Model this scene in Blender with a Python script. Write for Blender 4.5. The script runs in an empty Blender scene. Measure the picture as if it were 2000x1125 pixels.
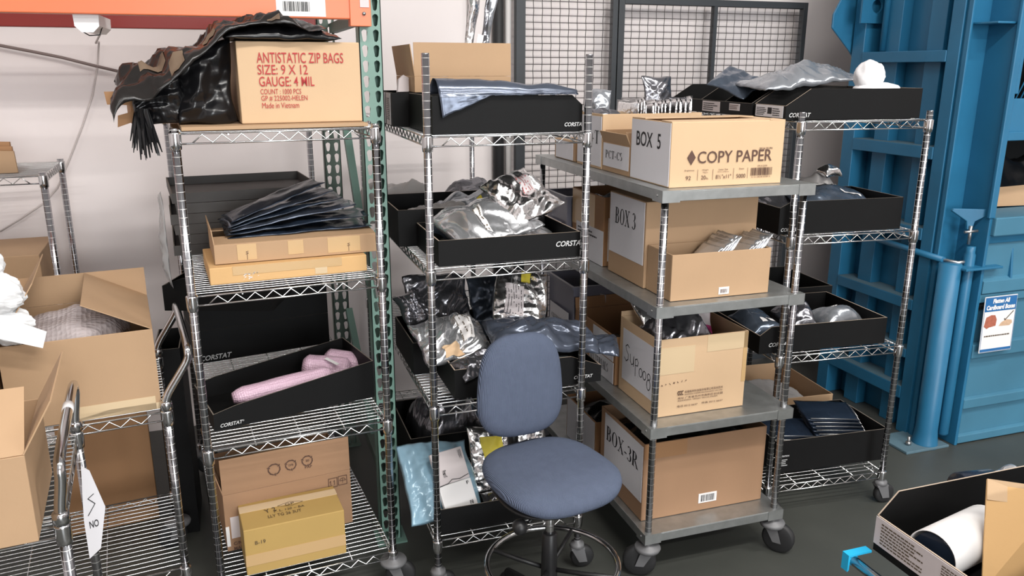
import bpy, bmesh, math, random
from mathutils import Vector, Matrix, Euler, noise
R_ = random.Random(7)
rad = math.radians
S = bpy.context.scene
C = S.collection

# ------------------------------------------------------------------ camera, world, lights, exposure
FPX, YAW, PITCH, ROLL, EYE = 1579.25, rad(18.719), rad(15.195), rad(-0.08), 1.85
cd = bpy.data.cameras.new('camera'); cam = bpy.data.objects.new('camera', cd); C.objects.link(cam)
cd.sensor_fit = 'HORIZONTAL'; cd.sensor_width = 36.0; cd.lens = FPX / 2000 * 36.0; cd.clip_start = 0.02
fw = Vector((math.sin(YAW) * math.cos(PITCH), math.cos(YAW) * math.cos(PITCH), -math.sin(PITCH)))
rt = Vector((math.cos(YAW), -math.sin(YAW), 0)); up = rt.cross(fw)
q, s_ = math.cos(ROLL), math.sin(ROLL)
rt2 = rt * q - up * s_; up2 = up * q + rt * s_
cam.matrix_world = Matrix(((rt2.x, up2.x, -fw.x, 0), (rt2.y, up2.y, -fw.y, 0), (rt2.z, up2.z, -fw.z, EYE), (0, 0, 0, 1)))
S.camera = cam
w = bpy.data.worlds.new('warehouse_air'); S.world = w; w.use_nodes = True
w.node_tree.nodes['Background'].inputs[0].default_value = (0.80, 0.90, 1.0, 1)
w.node_tree.nodes['Background'].inputs[1].default_value = 0.30
S.view_settings.view_transform = 'Standard'; S.view_settings.look = 'None'
S.view_settings.exposure = 0.36; S.view_settings.gamma = 1.0; S.view_settings.use_curve_mapping = False

def area(name, loc, rot, sx, sy, power, col=(1, 0.97, 0.93)):
    l = bpy.data.lights.new(name, 'AREA'); l.shape = 'RECTANGLE'; l.size = sx; l.size_y = sy; l.energy = power; l.color = col
    o = bpy.data.objects.new(name, l); C.objects.link(o); o.location = loc; o.rotation_euler = rot
    return o
# rows of ceiling strip lights of the warehouse hall
area('ceiling_light', (1.2, -0.2, 4.7), (0, 0, 0), 2.4, 0.25, 120)
area('ceiling_light', (4.2, 0.4, 4.7), (0, 0, 0), 2.4, 0.25, 95)
area('ceiling_light', (-2.2, -0.6, 4.7), (0, 0, 0), 2.4, 0.25, 55)
area('ceiling_light', (2.2, -3.2, 4.7), (0, 0, 0), 2.4, 0.25, 150)
area('front_fill_light', (1.6, -7.4, 2.1), (rad(86), 0, rad(-2)), 3.8, 3.4, 330, (0.93, 0.97, 1.0))  # area light added behind the camera to brighten front-facing surfaces

# ------------------------------------------------------------------ materials
def N(nt, t, **k):
    n = nt.nodes.new(t)
    for a, b in k.items(): setattr(n, a, b)
    return n
def mat(name, col, rough=0.5, metal=0.0, bump=None, vary=0.0, vscale=6.0, alpha=1.0, trans=0.0, spec=None, sheen=0.0, coords='Object'):
    """bump = (kind, scale, strength)"""
    m = bpy.data.materials.new(name); m.use_nodes = True; nt = m.node_tree
    b = nt.nodes['Principled BSDF']
    b.inputs['Base Color'].default_value = (*col, 1); b.inputs['Roughness'].default_value = rough; b.inputs['Metallic'].default_value = metal
    b.inputs['Alpha'].default_value = alpha; b.inputs['Transmission Weight'].default_value = trans
    if spec is not None: b.inputs['Specular IOR Level'].default_value = spec
    if sheen: b.inputs['Sheen Weight'].default_value = sheen
    tc = N(nt, 'ShaderNodeTexCoord')
    if vary:
        nz = N(nt, 'ShaderNodeTexNoise'); nz.inputs['Scale'].default_value = vscale; nz.inputs['Detail'].default_value = 6
        nt.links.new(tc.outputs[coords], nz.inputs['Vector'])
        mx = N(nt, 'ShaderNodeMix', data_type='RGBA')
        mx.inputs['A'].default_value = (*[c * (1 - vary) for c in col], 1); mx.inputs['B'].default_value = (*[min(1, c * (1 + vary)) for c in col], 1)
        nt.links.new(nz.outputs['Fac'], mx.inputs['Factor']); nt.links.new(mx.outputs['Result'], b.inputs['Base Color'])
    if bump:
        kind, sc, st = bump
        if kind == 'noise':
            t = N(nt, 'ShaderNodeTexNoise'); t.inputs['Scale'].default_value = sc; t.inputs['Detail'].default_value = 5; o = t.outputs['Fac']
        elif kind == 'crinkle':
            t = N(nt, 'ShaderNodeTexVoronoi'); t.feature = 'DISTANCE_TO_EDGE'; t.inputs['Scale'].default_value = sc
            t2 = N(nt, 'ShaderNodeTexNoise'); t2.inputs['Scale'].default_value = sc * 0.5; t2.inputs['Detail'].default_value = 3
            nt.links.new(tc.outputs[coords], t2.inputs['Vector'])
            ad = N(nt, 'ShaderNodeMath', operation='ADD'); nt.links.new(t.outputs['Distance'], ad.inputs[0]); nt.links.new(t2.outputs['Fac'], ad.inputs[1]); o = ad.outputs[0]
        elif kind == 'bubble':
            t = N(nt, 'ShaderNodeTexVoronoi'); t.inputs['Scale'].default_value = sc; t.inputs['Randomness'].default_value = 0.25; o = t.outputs['Distance']
        elif kind == 'ribs':
            t = N(nt, 'ShaderNodeTexWave'); t.inputs['Scale'].default_value = sc; t.inputs['Distortion'].default_value = 0.3; o = t.outputs['Fac']
        nt.links.new(tc.outputs[coords], t.inputs['Vector'])
        bp = N(nt, 'ShaderNodeBump'); bp.inputs['Strength'].default_value = st; bp.inputs['Distance'].default_value = 0.004
        nt.links.new(o, bp.inputs['Height']); nt.links.new(bp.outputs['Normal'], b.inputs['Normal'])
    return m
def post_mat(name, col, rough):
    m = mat(name, col, rough, 1.0); nt = m.node_tree; b = nt.nodes['Principled BSDF']
    g = N(nt, 'ShaderNodeNewGeometry'); sp = N(nt, 'ShaderNodeSeparateXYZ'); nt.links.new(g.outputs['Position'], sp.inputs[0])
    d = N(nt, 'ShaderNodeMath', operation='DIVIDE'); d.inputs[1].default_value = 0.0254; nt.links.new(sp.outputs['Z'], d.inputs[0])
    f = N(nt, 'ShaderNodeMath', operation='FRACT'); nt.links.new(d.outputs[0], f.inputs[0])
    l = N(nt, 'ShaderNodeMath', operation='LESS_THAN'); l.inputs[1].default_value = 0.055; nt.links.new(f.outputs[0], l.inputs[0])
    mx = N(nt, 'ShaderNodeMix', data_type='RGBA'); mx.inputs['A'].default_value = (*col, 1); mx.inputs['B'].default_value = (0.85, 0.84, 0.82, 1)
    nt.links.new(l.outputs[0], mx.inputs['Factor']); nt.links.new(mx.outputs['Result'], b.inputs['Base Color'])
    r = N(nt, 'ShaderNodeMath', operation='MULTIPLY_ADD'); r.inputs[1].default_value = 0.45; r.inputs[2].default_value = rough
    nt.links.new(l.outputs[0], r.inputs[0]); nt.links.new(r.outputs[0], b.inputs['Roughness'])
    return m
def kraft(name, col, vary=0.07):
    return mat(name, col, 0.72, 0, ('noise', 60, 0.08), vary, 5, spec=0.3)

M = dict(
    wall=mat('wall_paint', (0.87, 0.80, 0.785), 0.7, 0, ('noise', 40, 0.05), 0.03, 2),
    floor=mat('floor_epoxy', (0.060, 0.063, 0.056), 0.42, 0, ('noise', 30, 0.10), 0.35, 2.5),
    chrome=mat('chrome', (0.60, 0.60, 0.61), 0.14, 1.0), post=post_mat('grooved_chrome', (0.40, 0.40, 0.42), 0.15),
    wire=mat('chrome_wire', (0.66, 0.67, 0.67), 0.22, 1.0),
    galv=mat('galvanised_sheet', (0.43, 0.445, 0.44), 0.42, 0.85, ('noise', 25, 0.05), 0.28, 22),
    kraft=kraft('kraft_board', (0.45, 0.295, 0.175)), kraft_lt=kraft('light_kraft_board', (0.61, 0.425, 0.262)), kraft_dk=kraft('dark_kraft_board', (0.36, 0.195, 0.095)),
    dusk=kraft('dusty_brown_board', (0.17, 0.118, 0.080)), kraft_br_dim=kraft('shaded_brown_kraft_board', (0.345, 0.205, 0.120)), kraft_y=kraft('yellow_kraft_board', (0.47, 0.31, 0.105)), kraft_o=kraft('orange_kraft_board', (0.66, 0.41, 0.185)),  # the brown board is darkened for the dim light on the bottom shelves
    kraft_edge=mat('board_edge', (0.42, 0.28, 0.17), 0.8, 0, ('ribs', 160, 0.4)),
    tape=mat('packing_tape', (0.56, 0.37, 0.18), 0.22, 0, ('noise', 25, 0.06)), tape_lt=mat('clear_tape', (0.64, 0.49, 0.31), 0.16),
    tray=mat('black_corrugated', (0.0060, 0.0060, 0.0062), 0.58, 0, ('noise', 50, 0.05), 0.25, 4, spec=0.18),
    tray_g=mat('faded_black_corrugated', (0.060, 0.054, 0.050), 0.55, 0, ('noise', 50, 0.05), 0.2, 4),
    tray_edge=mat('tray_edge', (0.20, 0.17, 0.14), 0.8), tray_edge_lt=mat('raw_board_edge', (0.45, 0.36, 0.28), 0.8),
    paper=mat('paper', (0.72, 0.71, 0.74), 0.6, 0, ('noise', 14, 0.10), 0.04, 3), white=mat('white_label', (0.82, 0.80, 0.79), 0.5),
    lav=mat('pale_sticker', (0.62, 0.56, 0.56), 0.5), ink=mat('black_ink', (0.012, 0.012, 0.014), 0.6), ink_br=mat('brown_ink', (0.10, 0.05, 0.035), 0.6),
    ink_red=mat('red_ink', (0.44, 0.03, 0.03), 0.6), ink_w=mat('white_ink', (0.60, 0.60, 0.60), 0.5), ink_p=mat('pencil_ink', (0.10, 0.07, 0.04), 0.6),
    foil=mat('silver_foil', (0.86, 0.85, 0.85), 0.20, 1.0, ('crinkle', 38, 0.55)),
    foil_dk=mat('dark_shielding_film', (0.22, 0.22, 0.24), 0.20, 0.85, ('crinkle', 24, 0.45)),
    shield=mat('blue_grey_shielding_film', (0.10, 0.125, 0.165), 0.20, 0.55, ('crinkle', 20, 0.35), 0.3, 8),
    shield_lt=mat('grey_shielding_film', (0.34, 0.36, 0.39), 0.22, 0.6, ('crinkle', 20, 0.35), 0.2, 8),
    film=mat('slate_film', (0.085, 0.10, 0.135), 0.20, 0.45, ('crinkle', 14, 0.22), 0.25, 7), clear_foil=mat('clear_silver_film', (0.66, 0.67, 0.69), 0.20, 0.8, ('crinkle', 22, 0.35), 0.15, 6),
    navy=mat('navy_film', (0.020, 0.030, 0.050), 0.22, 0.3, ('crinkle', 14, 0.25), 0.4, 6),
    palebag=mat('pale_grey_bag', (.50, .47, .45), 0.3, 0, ('crinkle', 14, 0.3), 0.12, 6), poly=mat('clear_poly', (0.60, 0.60, 0.60), 0.18, 0.0, ('crinkle', 18, 0.4), alpha=0.55),
    blue_poly=mat('blue_poly', (0.30, 0.48, 0.60), 0.22, 0.05, ('crinkle', 16, 0.3), alpha=0.88),
    greybag=mat('grey_bag', (0.36, 0.34, 0.33), 0.4, 0.1, ('crinkle', 14, 0.25), 0.15, 6),
    blackpoly=mat('black_plastic', (0.007, 0.007, 0.008), 0.26, 0, ('crinkle', 9, 0.3)), blackfilm=mat('dusty_black_plastic', (0.013, 0.011, 0.010), 0.24, 0, ('crinkle', 16, 0.5), 0.5, 5),
    pink=mat('pink_bubble_wrap', (0.66, 0.45, 0.56), 0.32, 0, ('bubble', 130, 0.8)), bubble=mat('clear_bubble_wrap', (0.52, 0.46, 0.46), 0.20, 0.1, ('bubble', 75, 0.9), 0.2, 9),
    whitebag=mat('white_foam_wrap', (0.88, 0.87, 0.88), 0.55, 0, ('noise', 18, 0.4)), crumple=mat('crumpled_paper', (0.84, 0.85, 0.86), 0.7, 0, ('noise', 20, 0.2)),
    yellow=mat('yellow_label', (0.80, 0.66, 0.07), 0.5), red=mat('red_plastic', (0.36, 0.02, 0.03), 0.45), magenta=mat('magenta_film', (0.55, 0.06, 0.22), 0.35, 0, ('crinkle', 25, 0.4)),
    chairblue=mat('blue_grey_upholstery', (0.104, 0.127, 0.188), 0.95, 0, ('ribs', 95, 0.6), 0.12, 30, spec=0.2), blackplastic=mat('black_moulded_plastic', (0.012, 0.012, 0.013), 0.42),
    rubber=mat('black_rubber', (0.016, 0.016, 0.017), 0.6), greyplastic=mat('grey_caster_plastic', (0.16, 0.16, 0.165), 0.5, 0.2),
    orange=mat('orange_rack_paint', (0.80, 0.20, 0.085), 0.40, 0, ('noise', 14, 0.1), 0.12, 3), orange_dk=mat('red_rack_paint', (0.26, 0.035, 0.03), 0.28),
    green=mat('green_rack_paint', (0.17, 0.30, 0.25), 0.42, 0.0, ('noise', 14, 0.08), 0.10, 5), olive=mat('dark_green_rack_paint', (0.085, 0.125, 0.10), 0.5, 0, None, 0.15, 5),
    dark=mat('painted_hole_shade', (0.006, 0.006, 0.006), 0.9), fence=mat('fence_paint', (0.045, 0.050, 0.056), 0.45), fence_wire=mat('fence_wire', (0.085, 0.075, 0.072), 0.5, 0.3),  # near-black stands in for shade inside the door slot and baler chamber
    baler=mat('baler_blue_paint', (0.019, 0.145, 0.275), 0.42, 0, ('noise', 20, 0.08), 0.25, 4), baler_door=mat('dusty_lit_door_paint', (0.055, 0.185, 0.280), 0.52, 0, ('noise', 20, 0.06), 0.25, 3), baler_dust=mat('dusty_baler_paint', (0.09, 0.16, 0.20), 0.7, 0, None, 0.25, 7),  # door blue is paled both for dust and for the light on it
    steel=mat('grey_steel', (0.42, 0.42, 0.42), 0.35, 0.9), bin=mat('smoky_bin_plastic', (0.20, 0.20, 0.25), 0.25, 0, None, 0.1, 4, alpha=0.9),
    lamp_white=mat('white_enamel', (0.86, 0.86, 0.86), 0.4), pipe=mat('white_conduit_paint', (0.78, 0.75, 0.73), 0.5), cable=mat('brown_cable', (0.20, 0.15, 0.14), 0.5), cable_w=mat('white_cable', (0.60, 0.54, 0.52), 0.5),
    cyan=mat('cyan_plastic', (0.02, 0.42, 0.72), 0.35), sign_blue=mat('sign_blue', (0.02, 0.14, 0.36), 0.4), photo_red=mat('sign_picture_red', (0.42, 0.13, 0.08), 0.5, 0, None, 0.4, 60), skin=mat('sign_picture_tan', (0.62, 0.42, 0.28), 0.5, 0, None, 0.3, 60),
    teal=mat('teal_film', (0.16, 0.30, 0.32), 0.3, 0.2, ('crinkle', 20, 0.3)),
)

# ------------------------------------------------------------------ mesh builder
class MB:
    def __init__(s): s.v = []; s.f = []; s.mi = []; s.sm = []
    def add(s, vs, fs, mi=0, smooth=False):
        n = len(s.v); s.v += [tuple(v) for v in vs]
        for f in fs: s.f.append([n + i for i in f]); s.mi.append(mi); s.sm.append(smooth)
        return s
    def box(s, x0, y0, z0, x1, y1, z1, mi=0):
        return s.add([(x0, y0, z0), (x1, y0, z0), (x1, y1, z0), (x0, y1, z0), (x0, y0, z1), (x1, y0, z1), (x1, y1, z1), (x0, y1, z1)],
                     [(0, 3, 2, 1), (4, 5, 6, 7), (0, 1, 5, 4), (1, 2, 6, 5), (2, 3, 7, 6), (3, 0, 4, 7)], mi)
    def obox(s, mtx, x0, y0, z0, x1, y1, z1, mi=0):
        n = len(s.v); s.box(x0, y0, z0, x1, y1, z1, mi); s.v[n:] = [tuple(mtx @ Vector(v)) for v in s.v[n:]]; return s
    def tube(s, pts, r, n=8, mi=0, smooth=True, cap=True, closed=False):
        pts = [Vector(p) for p in pts]; rs = r if isinstance(r, (list, tuple)) else [r] * len(pts)
        m = len(pts); vs = []; prev = None
        for i, p in enumerate(pts):
            if closed: t = (pts[(i + 1) % m] - pts[i - 1])
            else: t = (pts[min(i + 1, m - 1)] - pts[max(i - 1, 0)])
            t.normalize()
            if prev is None:
                a = Vector((0, 0, 1)) if abs(t.z) < 0.9 else Vector((1, 0, 0)); u = t.cross(a).normalized()
            else:
                u = prev - t * prev.dot(t); u.normalize()
            prev = u; v = t.cross(u)
            for k in range(n):
                an = 2 * math.pi * k / n; vs.append(p + (u * math.cos(an) + v * math.sin(an)) * rs[i])
        fs = []
        for i in range(m if closed else m - 1):
            j = (i + 1) % m
            for k in range(n): fs.append((i * n + k, i * n + (k + 1) % n, j * n + (k + 1) % n, j * n + k))
        s.add(vs, fs, mi, smooth)
        if cap and not closed:
            b = len(s.v) - len(vs)
            s.f.append([b + k for k in range(n)][::-1]); s.mi.append(mi); s.sm.append(False)
            s.f.append([b + (m - 1) * n + k for k in range(n)]); s.mi.append(mi); s.sm.append(False)
        return s
    def lathe(s, prof, n=24, mi=0, smooth=True, c=(0, 0, 0), axis='z'):
        vs = []; m = len(prof)
        for r, z in prof:
            for k in range(n):
                a = 2 * math.pi * k / n; x, y = r * math.cos(a), r * math.sin(a)
                p = (x, y, z) if axis == 'z' else ((z, x, y) if axis == 'x' else (x, z, y))
                vs.append((p[0] + c[0], p[1] + c[1], p[2] + c[2]))
        fs = [(i * n + k, i * n + (k + 1) % n, (i + 1) * n + (k + 1) % n, (i + 1) * n + k) for i in range(m - 1) for k in range(n)]
        fs += [tuple(range(n))[::-1], tuple((m - 1) * n + k for k in range(n))]
        return s.add(vs, fs, mi, smooth)
    def prism(s, poly, fn, t0, t1, mi=0, mi_side=None):
        """poly in 2-D, fn(a, b, t) -> 3-D"""
        n = len(poly); vs = [fn(a, b, t0) for a, b in poly] + [fn(a, b, t1) for a, b in poly]
        s.add(vs, [tuple(range(n))[::-1], tuple(range(n, 2 * n))], mi)
        b = len(s.v) - 2 * n
        for i in range(n):
            j = (i + 1) % n; s.f.append([b + i, b + j, b + n + j, b + n + i]); s.mi.append(mi if mi_side is None else (mi_side(i) if callable(mi_side) else mi_side)); s.sm.append(False)
        return s
    def mesh(s, name, mats, bevel=0):
        me = bpy.data.meshes.new(name); me.from_pydata(s.v, [], s.f)
        for m in (mats if isinstance(mats, (list, tuple)) else [mats]): me.materials.append(m)
        for p, mi, sm in zip(me.polygons, s.mi, s.sm): p.material_index = mi; p.use_smooth = sm
        bm = bmesh.new(); bm.from_mesh(me); bmesh.ops.recalc_face_normals(bm, faces=bm.faces); bm.to_mesh(me); bm.free()
        return me
    def build(s, name, mats, parent=None, loc=(0, 0, 0), rot=(0, 0, 0), bevel=0.0):
        o = bpy.data.objects.new(name, s.mesh(name, mats)); C.objects.link(o); o.location = loc; o.rotation_euler = rot
        if parent: o.parent = parent
        if bevel:
            b = o.modifiers.new('edge', 'BEVEL'); b.width = bevel; b.segments = 2; b.limit_method = 'ANGLE'; b.angle_limit = rad(40)
        return o
def tag(o, label, cat, group=None, kind=None):
    if label: o['label'] = label
    if cat: o['category'] = cat
    if group: o['group'] = group
    if kind: o['kind'] = kind
    return o
FR = {'A': (-.163, 2.551, .087), 'B': (.569, 2.504, -.003), 'C': (2.007, 2.562, -.078), 'D': (1.316, 2.344, -.007), 'W': (0, 0, 0),
      'E': (-.443, 1.87, .1), 'G': (-.275, 2.6, .12), 'F': (-.725, 3.6, .05)}
def at(fr, x, y, z):
    ox, oy, t = FR[fr]; c, s = math.cos(t), math.sin(t)
    return (ox + c * x - s * y, oy + s * x + c * y, z)
def thing(name, label, cat, fr='W', p=(0, 0, 0), rot=(0, 0, 0), group=None):
    o = bpy.data.objects.new(name, None); C.objects.link(o); o.empty_display_size = 0.05
    o.location = at(fr, *p); o.rotation_euler = (rot[0], rot[1], rot[2] + FR[fr][2])
    return tag(o, label, cat, group)
def dup(root, label=None):
    r = root.copy(); C.objects.link(r)
    if label: r['label'] = label
    for ch in root.children:
        c = ch.copy(); C.objects.link(c); c.parent = r
        for g in ch.children:
            d = g.copy(); C.objects.link(d); d.parent = c
    return r

# ------------------------------------------------------------------ lettering
def face_fn(face, w, d, h):
    e = 0.0012
    return {'F': lambda a, b, t: (a, -e - t, b), 'L': lambda a, b, t: (-e - t, d - a, b), 'R': lambda a, b, t: (w + e + t, a, b),
            'T': lambda a, b, t: (a, b, h + e + t), 'B': lambda a, b, t: (w - a, d + e + t, b)}[face]
_tc = {}
def text_geo(s, bold=0.0):
    k = (s, bold)
    if k in _tc: return _tc[k]
    cu = bpy.data.curves.new('t', 'FONT'); cu.body = s; cu.size = 1; cu.resolution_u = 3; cu.offset = bold; cu.fill_mode = 'BOTH'
    o = bpy.data.objects.new('t', cu); C.objects.link(o); bpy.context.view_layer.update()
    me = o.evaluated_get(bpy.context.evaluated_depsgraph_get()).to_mesh()
    vs = [(v.co.x, v.co.y) for v in me.vertices]; fs = [tuple(p.vertices) for p in me.polygons]
    bpy.data.objects.remove(o); bpy.data.curves.remove(cu)
    if vs:
        x0 = min(v[0] for v in vs); x1 = max(v[0] for v in vs); y0 = min(v[1] for v in vs); y1 = max(v[1] for v in vs)
        vs = [((x - x0) / (x1 - x0), (y - y0) / (y1 - y0)) for x, y in vs]; asp = (x1 - x0) / (y1 - y0)
    else: asp = 1
    _tc[k] = (vs, fs, asp); return _tc[k]
def put_text(mb, s, fn, x, y, h, w=None, bold=0.0, mi=0, slant=0.0, rot=0.0, t=0.0004):
    vs, fs, asp = text_geo(s, bold)
    w = w or asp * h; c, sn = math.cos(rot), math.sin(rot)
    out = []
    for a, b in vs:
        px, py = a * w + slant * b * h, b * h
        out.append(fn(x + c * px - sn * py, y + sn * px + c * py, t))
    return mb.add(out, fs, mi)
# high-contrast roman capitals drawn from stems, bars and bowls on a unit-high grid
SER = {
 'B': (.66, [('v', .14, 0, 1), ('a', .3, .76, .24, .24, -90, 90), ('a', .3, .27, .32, .27, -90, 90), ('h', .14, .32, 1), ('h', .14, .32, .52), ('h', .14, .32, 0)]),
 'O': (.78, [('a', .39, .5, .36, .5, 0, 360)]), 'X': (.74, [('d', .1, 1, .64, 0, .17), ('d', .64, 1, .1, 0, .06), ('h', .0, .24, 1), ('h', .5, .74, 1), ('h', 0, .24, 0), ('h', .5, .74, 0)]),
 '3': (.52, [('a', .2, .76, .25, .24, -90, 150), ('a', .2, .27, .3, .27, -150, 90)]), 'P': (.62, [('v', .14, 0, 1), ('a', .3, .74, .29, .26, -90, 90), ('h', .14, .32, 1), ('h', .14, .32, .48)]),
 'R': (.74, [('v', .14, 0, 1), ('a', .3, .74, .27, .26, -90, 90), ('h', .14, .32, 1), ('h', .14, .32, .48), ('d', .34, .48, .66, 0, .15), ('h', .54, .76, 0)]),
 'C': (.7, [('a', .38, .5, .34, .5, 45, 315), ('d', .63, .98, .63, .7, .04)]), 'T': (.66, [('v', .33, 0, 1), ('h', .02, .64, 1), ('d', .04, 1, .04, .76, .04), ('d', .62, 1, .62, .76, .04)]),
 'S': (.54, [('a', .26, .75, .22, .25, 40, 270), ('a', .26, .25, .24, .25, -140, 90)]), '-': (.4, [('b', .06, .34, .3, .09)]),
 'U': (.74, [('v', .16, .3, 1), ('a', .38, .3, .24, .3, 180, 360), ('d', .62, 1, .62, .3, .05), ('h', .5, .74, 1)]),
 'M': (.92, [('d', .14, 0, .14, 1, .05), ('d', .14, 1, .46, 0, .15), ('d', .8, 1, .46, 0, .05), ('v', .8, 0, 1)]), 'E': (.62, [('v', .14, 0, 1), ('h', .14, .58, 1), ('h', .14, .46, .52), ('h', .14, .6, 0), ('d', .57, 1, .57, .8, .04), ('d', .58, 0, .58, .22, .04)]),
 'I': (.34, [('v', .17, 0, 1)]), 'A': (.76, [('d', .38, 1, .66, 0, .16), ('d', .38, 1, .1, 0, .05), ('h', .2, .54, .34), ('h', 0, .22, 0), ('h', .52, .78, 0)]), 'L': (.6, [('v', .14, 0, 1), ('h', .14, .56, 0), ('d', .55, 0, .55, .24, .04)]),
 'D': (.74, [('v', .14, 0, 1), ('a', .28, .5, .4, .5, -90, 90), ('h', .14, .3, 1), ('h', .14, .3, 0)]), ' ': (.34, []), '5': (.54, [('h', .1, .5, .96), ('d', .12, .96, .1, .5, .05), ('a', .22, .3, .27, .3, -150, 110)]),
}
def serif(mb, s, fn, x, y, h, w=None, mi=0):
    tk, tn = .17, .055
    tot = sum(SER[c][0] + .06 for c in s); k = h if w is None else w / tot
    cx = 0
    def P(a, b): return fn(x + a * k, y + b * h, 0.0004)
    def quad(p): mb.add([P(*v) for v in p], [(0, 1, 2, 3)], mi)
    for c in s:
        wd, pr = SER[c]
        for e in pr:
            if e[0] == 'v':
                _, a, b0, b1 = e; a += cx; quad([(a - tk / 2, b0), (a + tk / 2, b0), (a + tk / 2, b1), (a - tk / 2, b1)])
                for b in (b0, b1 - tn * .8): quad([(a - .15, b), (a + .15, b), (a + .15, b + tn * .8), (a - .15, b + tn * .8)])
            elif e[0] == 'h':
                _, a0, a1, b = e; b = min(max(b - tn / 2, 0), 1 - tn); quad([(a0 + cx, b), (a1 + cx, b), (a1 + cx, b + tn), (a0 + cx, b + tn)])
            elif e[0] == 'b':
                _, a0, a1, b, t = e; quad([(a0 + cx, b), (a1 + cx, b), (a1 + cx, b + t), (a0 + cx, b + t)])
            elif e[0] == 'd':
                _, a0, b0, a1, b1, t = e; quad([(a0 + cx - t / 2, b0), (a0 + cx + t / 2, b0), (a1 + cx + t / 2, b1), (a1 + cx - t / 2, b1)])
            else:
                _, ax, ay, rx, ry, d0, d1 = e; n = max(6, int((d1 - d0) / 15)); vs = []
                for i in range(n + 1):
                    g = rad(d0 + (d1 - d0) * i / n); ca, sa = math.cos(g), math.sin(g)
                    vs += [P(cx + ax + rx * ca, ay + ry * sa), P(cx + ax + (rx - (tn + (tk - tn) * abs(ca))) * ca, ay + (ry - tn) * sa)]
                mb.add(vs, [(2 * i, 2 * i + 2, 2 * i + 3, 2 * i + 1) for i in range(n)], mi)
        cx += wd + .06
def stroke(mb, pts, fn, x, y, k, wd, mi=0, closed=False):
    pts = [Vector((x + a * k, y + b * k)) for a, b in pts]
    if closed: pts = pts + [pts[0]]
    for a, b in zip(pts, pts[1:]):
        d = (b - a); 
        if d.length < 1e-6: continue
        d.normalize(); n = Vector((-d.y, d.x)) * wd / 2; e = d * wd * .3
        mb.add([fn(*(p), 0.0004) for p in (a - n - e, b - n + e, b + n + e, a + n - e)], [(0, 1, 2, 3)], mi)
def arc(cx, cy, rx, ry, a0, a1, n=14): return [(cx + rx * math.cos(rad(a0 + (a1 - a0) * i / n)), cy + ry * math.sin(rad(a0 + (a1 - a0) * i / n))) for i in range(n + 1)]
def barcode(mb, fn, x, y, w, h, n, rnd, mi=0):
    cx = x
    while cx < x + w:
        b = w / n * rnd.choice((.4, .6, 1.0)); mb.add([fn(a, c, .0004) for a, c in ((cx, y), (min(cx + b, x + w), y), (min(cx + b, x + w), y + h), (cx, y + h))], [(0, 1, 2, 3)], mi); cx += b + w / n * rnd.choice((.4, .7, .9))
def lines(mb, fn, x, y, w, h, rows, rnd, mi=0, fill=.45):
    """rows of small unreadable print"""
    for r in range(rows):
        yy = y + h * (r + .3) / rows; cx = x
        while cx < x + w * (1 if rnd.random() < .8 else .7):
            l = w * rnd.uniform(.03, .10); e = min(cx + l, x + w)
            mb.add([fn(a, c, .0004) for a, c in ((cx, yy), (e, yy), (e, yy + h / rows * fill), (cx, yy + h / rows * fill))], [(0, 1, 2, 3)], mi); cx = e + w * .015

# ------------------------------------------------------------------ generic goods
class Box(object): pass
def carton(name, label, cat, fr, p, w, d, h, mt='kraft', rz=0.0, flaps=None, closed=False, group=None, wall=.0045, tape=()):
    """corrugated carton; origin = its front left bottom corner; flaps {side: (angle from upright, positive outward, length[, inset])}"""
    t = thing(name, label, cat, fr, p, (0, 0, rz), group)
    b = MB()
    if closed: b.box(0, 0, 0, w, d, h)
    else:
        b.box(0, 0, 0, w, wall, h); b.box(0, d - wall, 0, w, d, h); b.box(0, wall, 0, wall, d - wall, h); b.box(w - wall, wall, 0, w, d - wall, h); b.box(wall, wall, 0, w - wall, d - wall, wall)
        for i, f in enumerate(b.f):
            pass
    b.build('body', M[mt], t, bevel=.0015 if not closed else .003)
    for side, fl in (flaps or {}).items():
        an, ln = rad(fl[0]), fl[1]; ins = fl[2] if len(fl) > 2 else 0
        f = MB(); L = (w if side[0] in 'FB' else d) - 2 * ins
        f.box(0, -.0015, 0, L, .0015, ln)
        o = f.build('flap', M[mt if len(fl) < 4 else fl[3]], t)
        z = h + .001
        if side[0] == 'F': o.location = (ins, 0.002, z); o.rotation_euler = (an, 0, 0)
        if side[0] == 'B': o.location = (w - ins, d - 0.002, z); o.rotation_euler = (an, 0, math.pi)
        if side[0] == 'L': o.location = (0.002, d - ins, z); o.rotation_euler = (an, 0, -math.pi / 2)
        if side[0] == 'R': o.location = (w - 0.002, ins, z); o.rotation_euler = (an, 0, math.pi / 2)
    for tp in tape:
        face, x0, y0, x1, y1 = tp[:5]; fn = face_fn(face, w, d, h); m = MB(); m.prism([(x0, y0), (x1, y0), (x1, y1), (x0, y1)], fn, -.001, 0.0); m.build('tape', M[tp[5] if len(tp) > 5 else 'tape'], t)
    k = Box(); k.t = t; k.w = w; k.d = d; k.h = h; return k
def label(k, face, x0, y0, x1, y1, mt='paper', name='paper_label', poly=None):
    fn = face_fn(face, k.w, k.d, k.h); m = MB(); m.prism(poly or [(x0, y0), (x1, y0), (x1, y1), (x0, y1)], fn, -.001, .0008); return m.build(name, M[mt], k.t)
def letters(k, face, fnc, mt='ink', parent=None, name='lettering'):
    f0 = face_fn(face, k.w, k.d, k.h); m = MB(); fnc(m, lambda a, b, t: f0(a, b, t + .0012)); return m.build(name, M[mt], parent or k.t)
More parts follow.
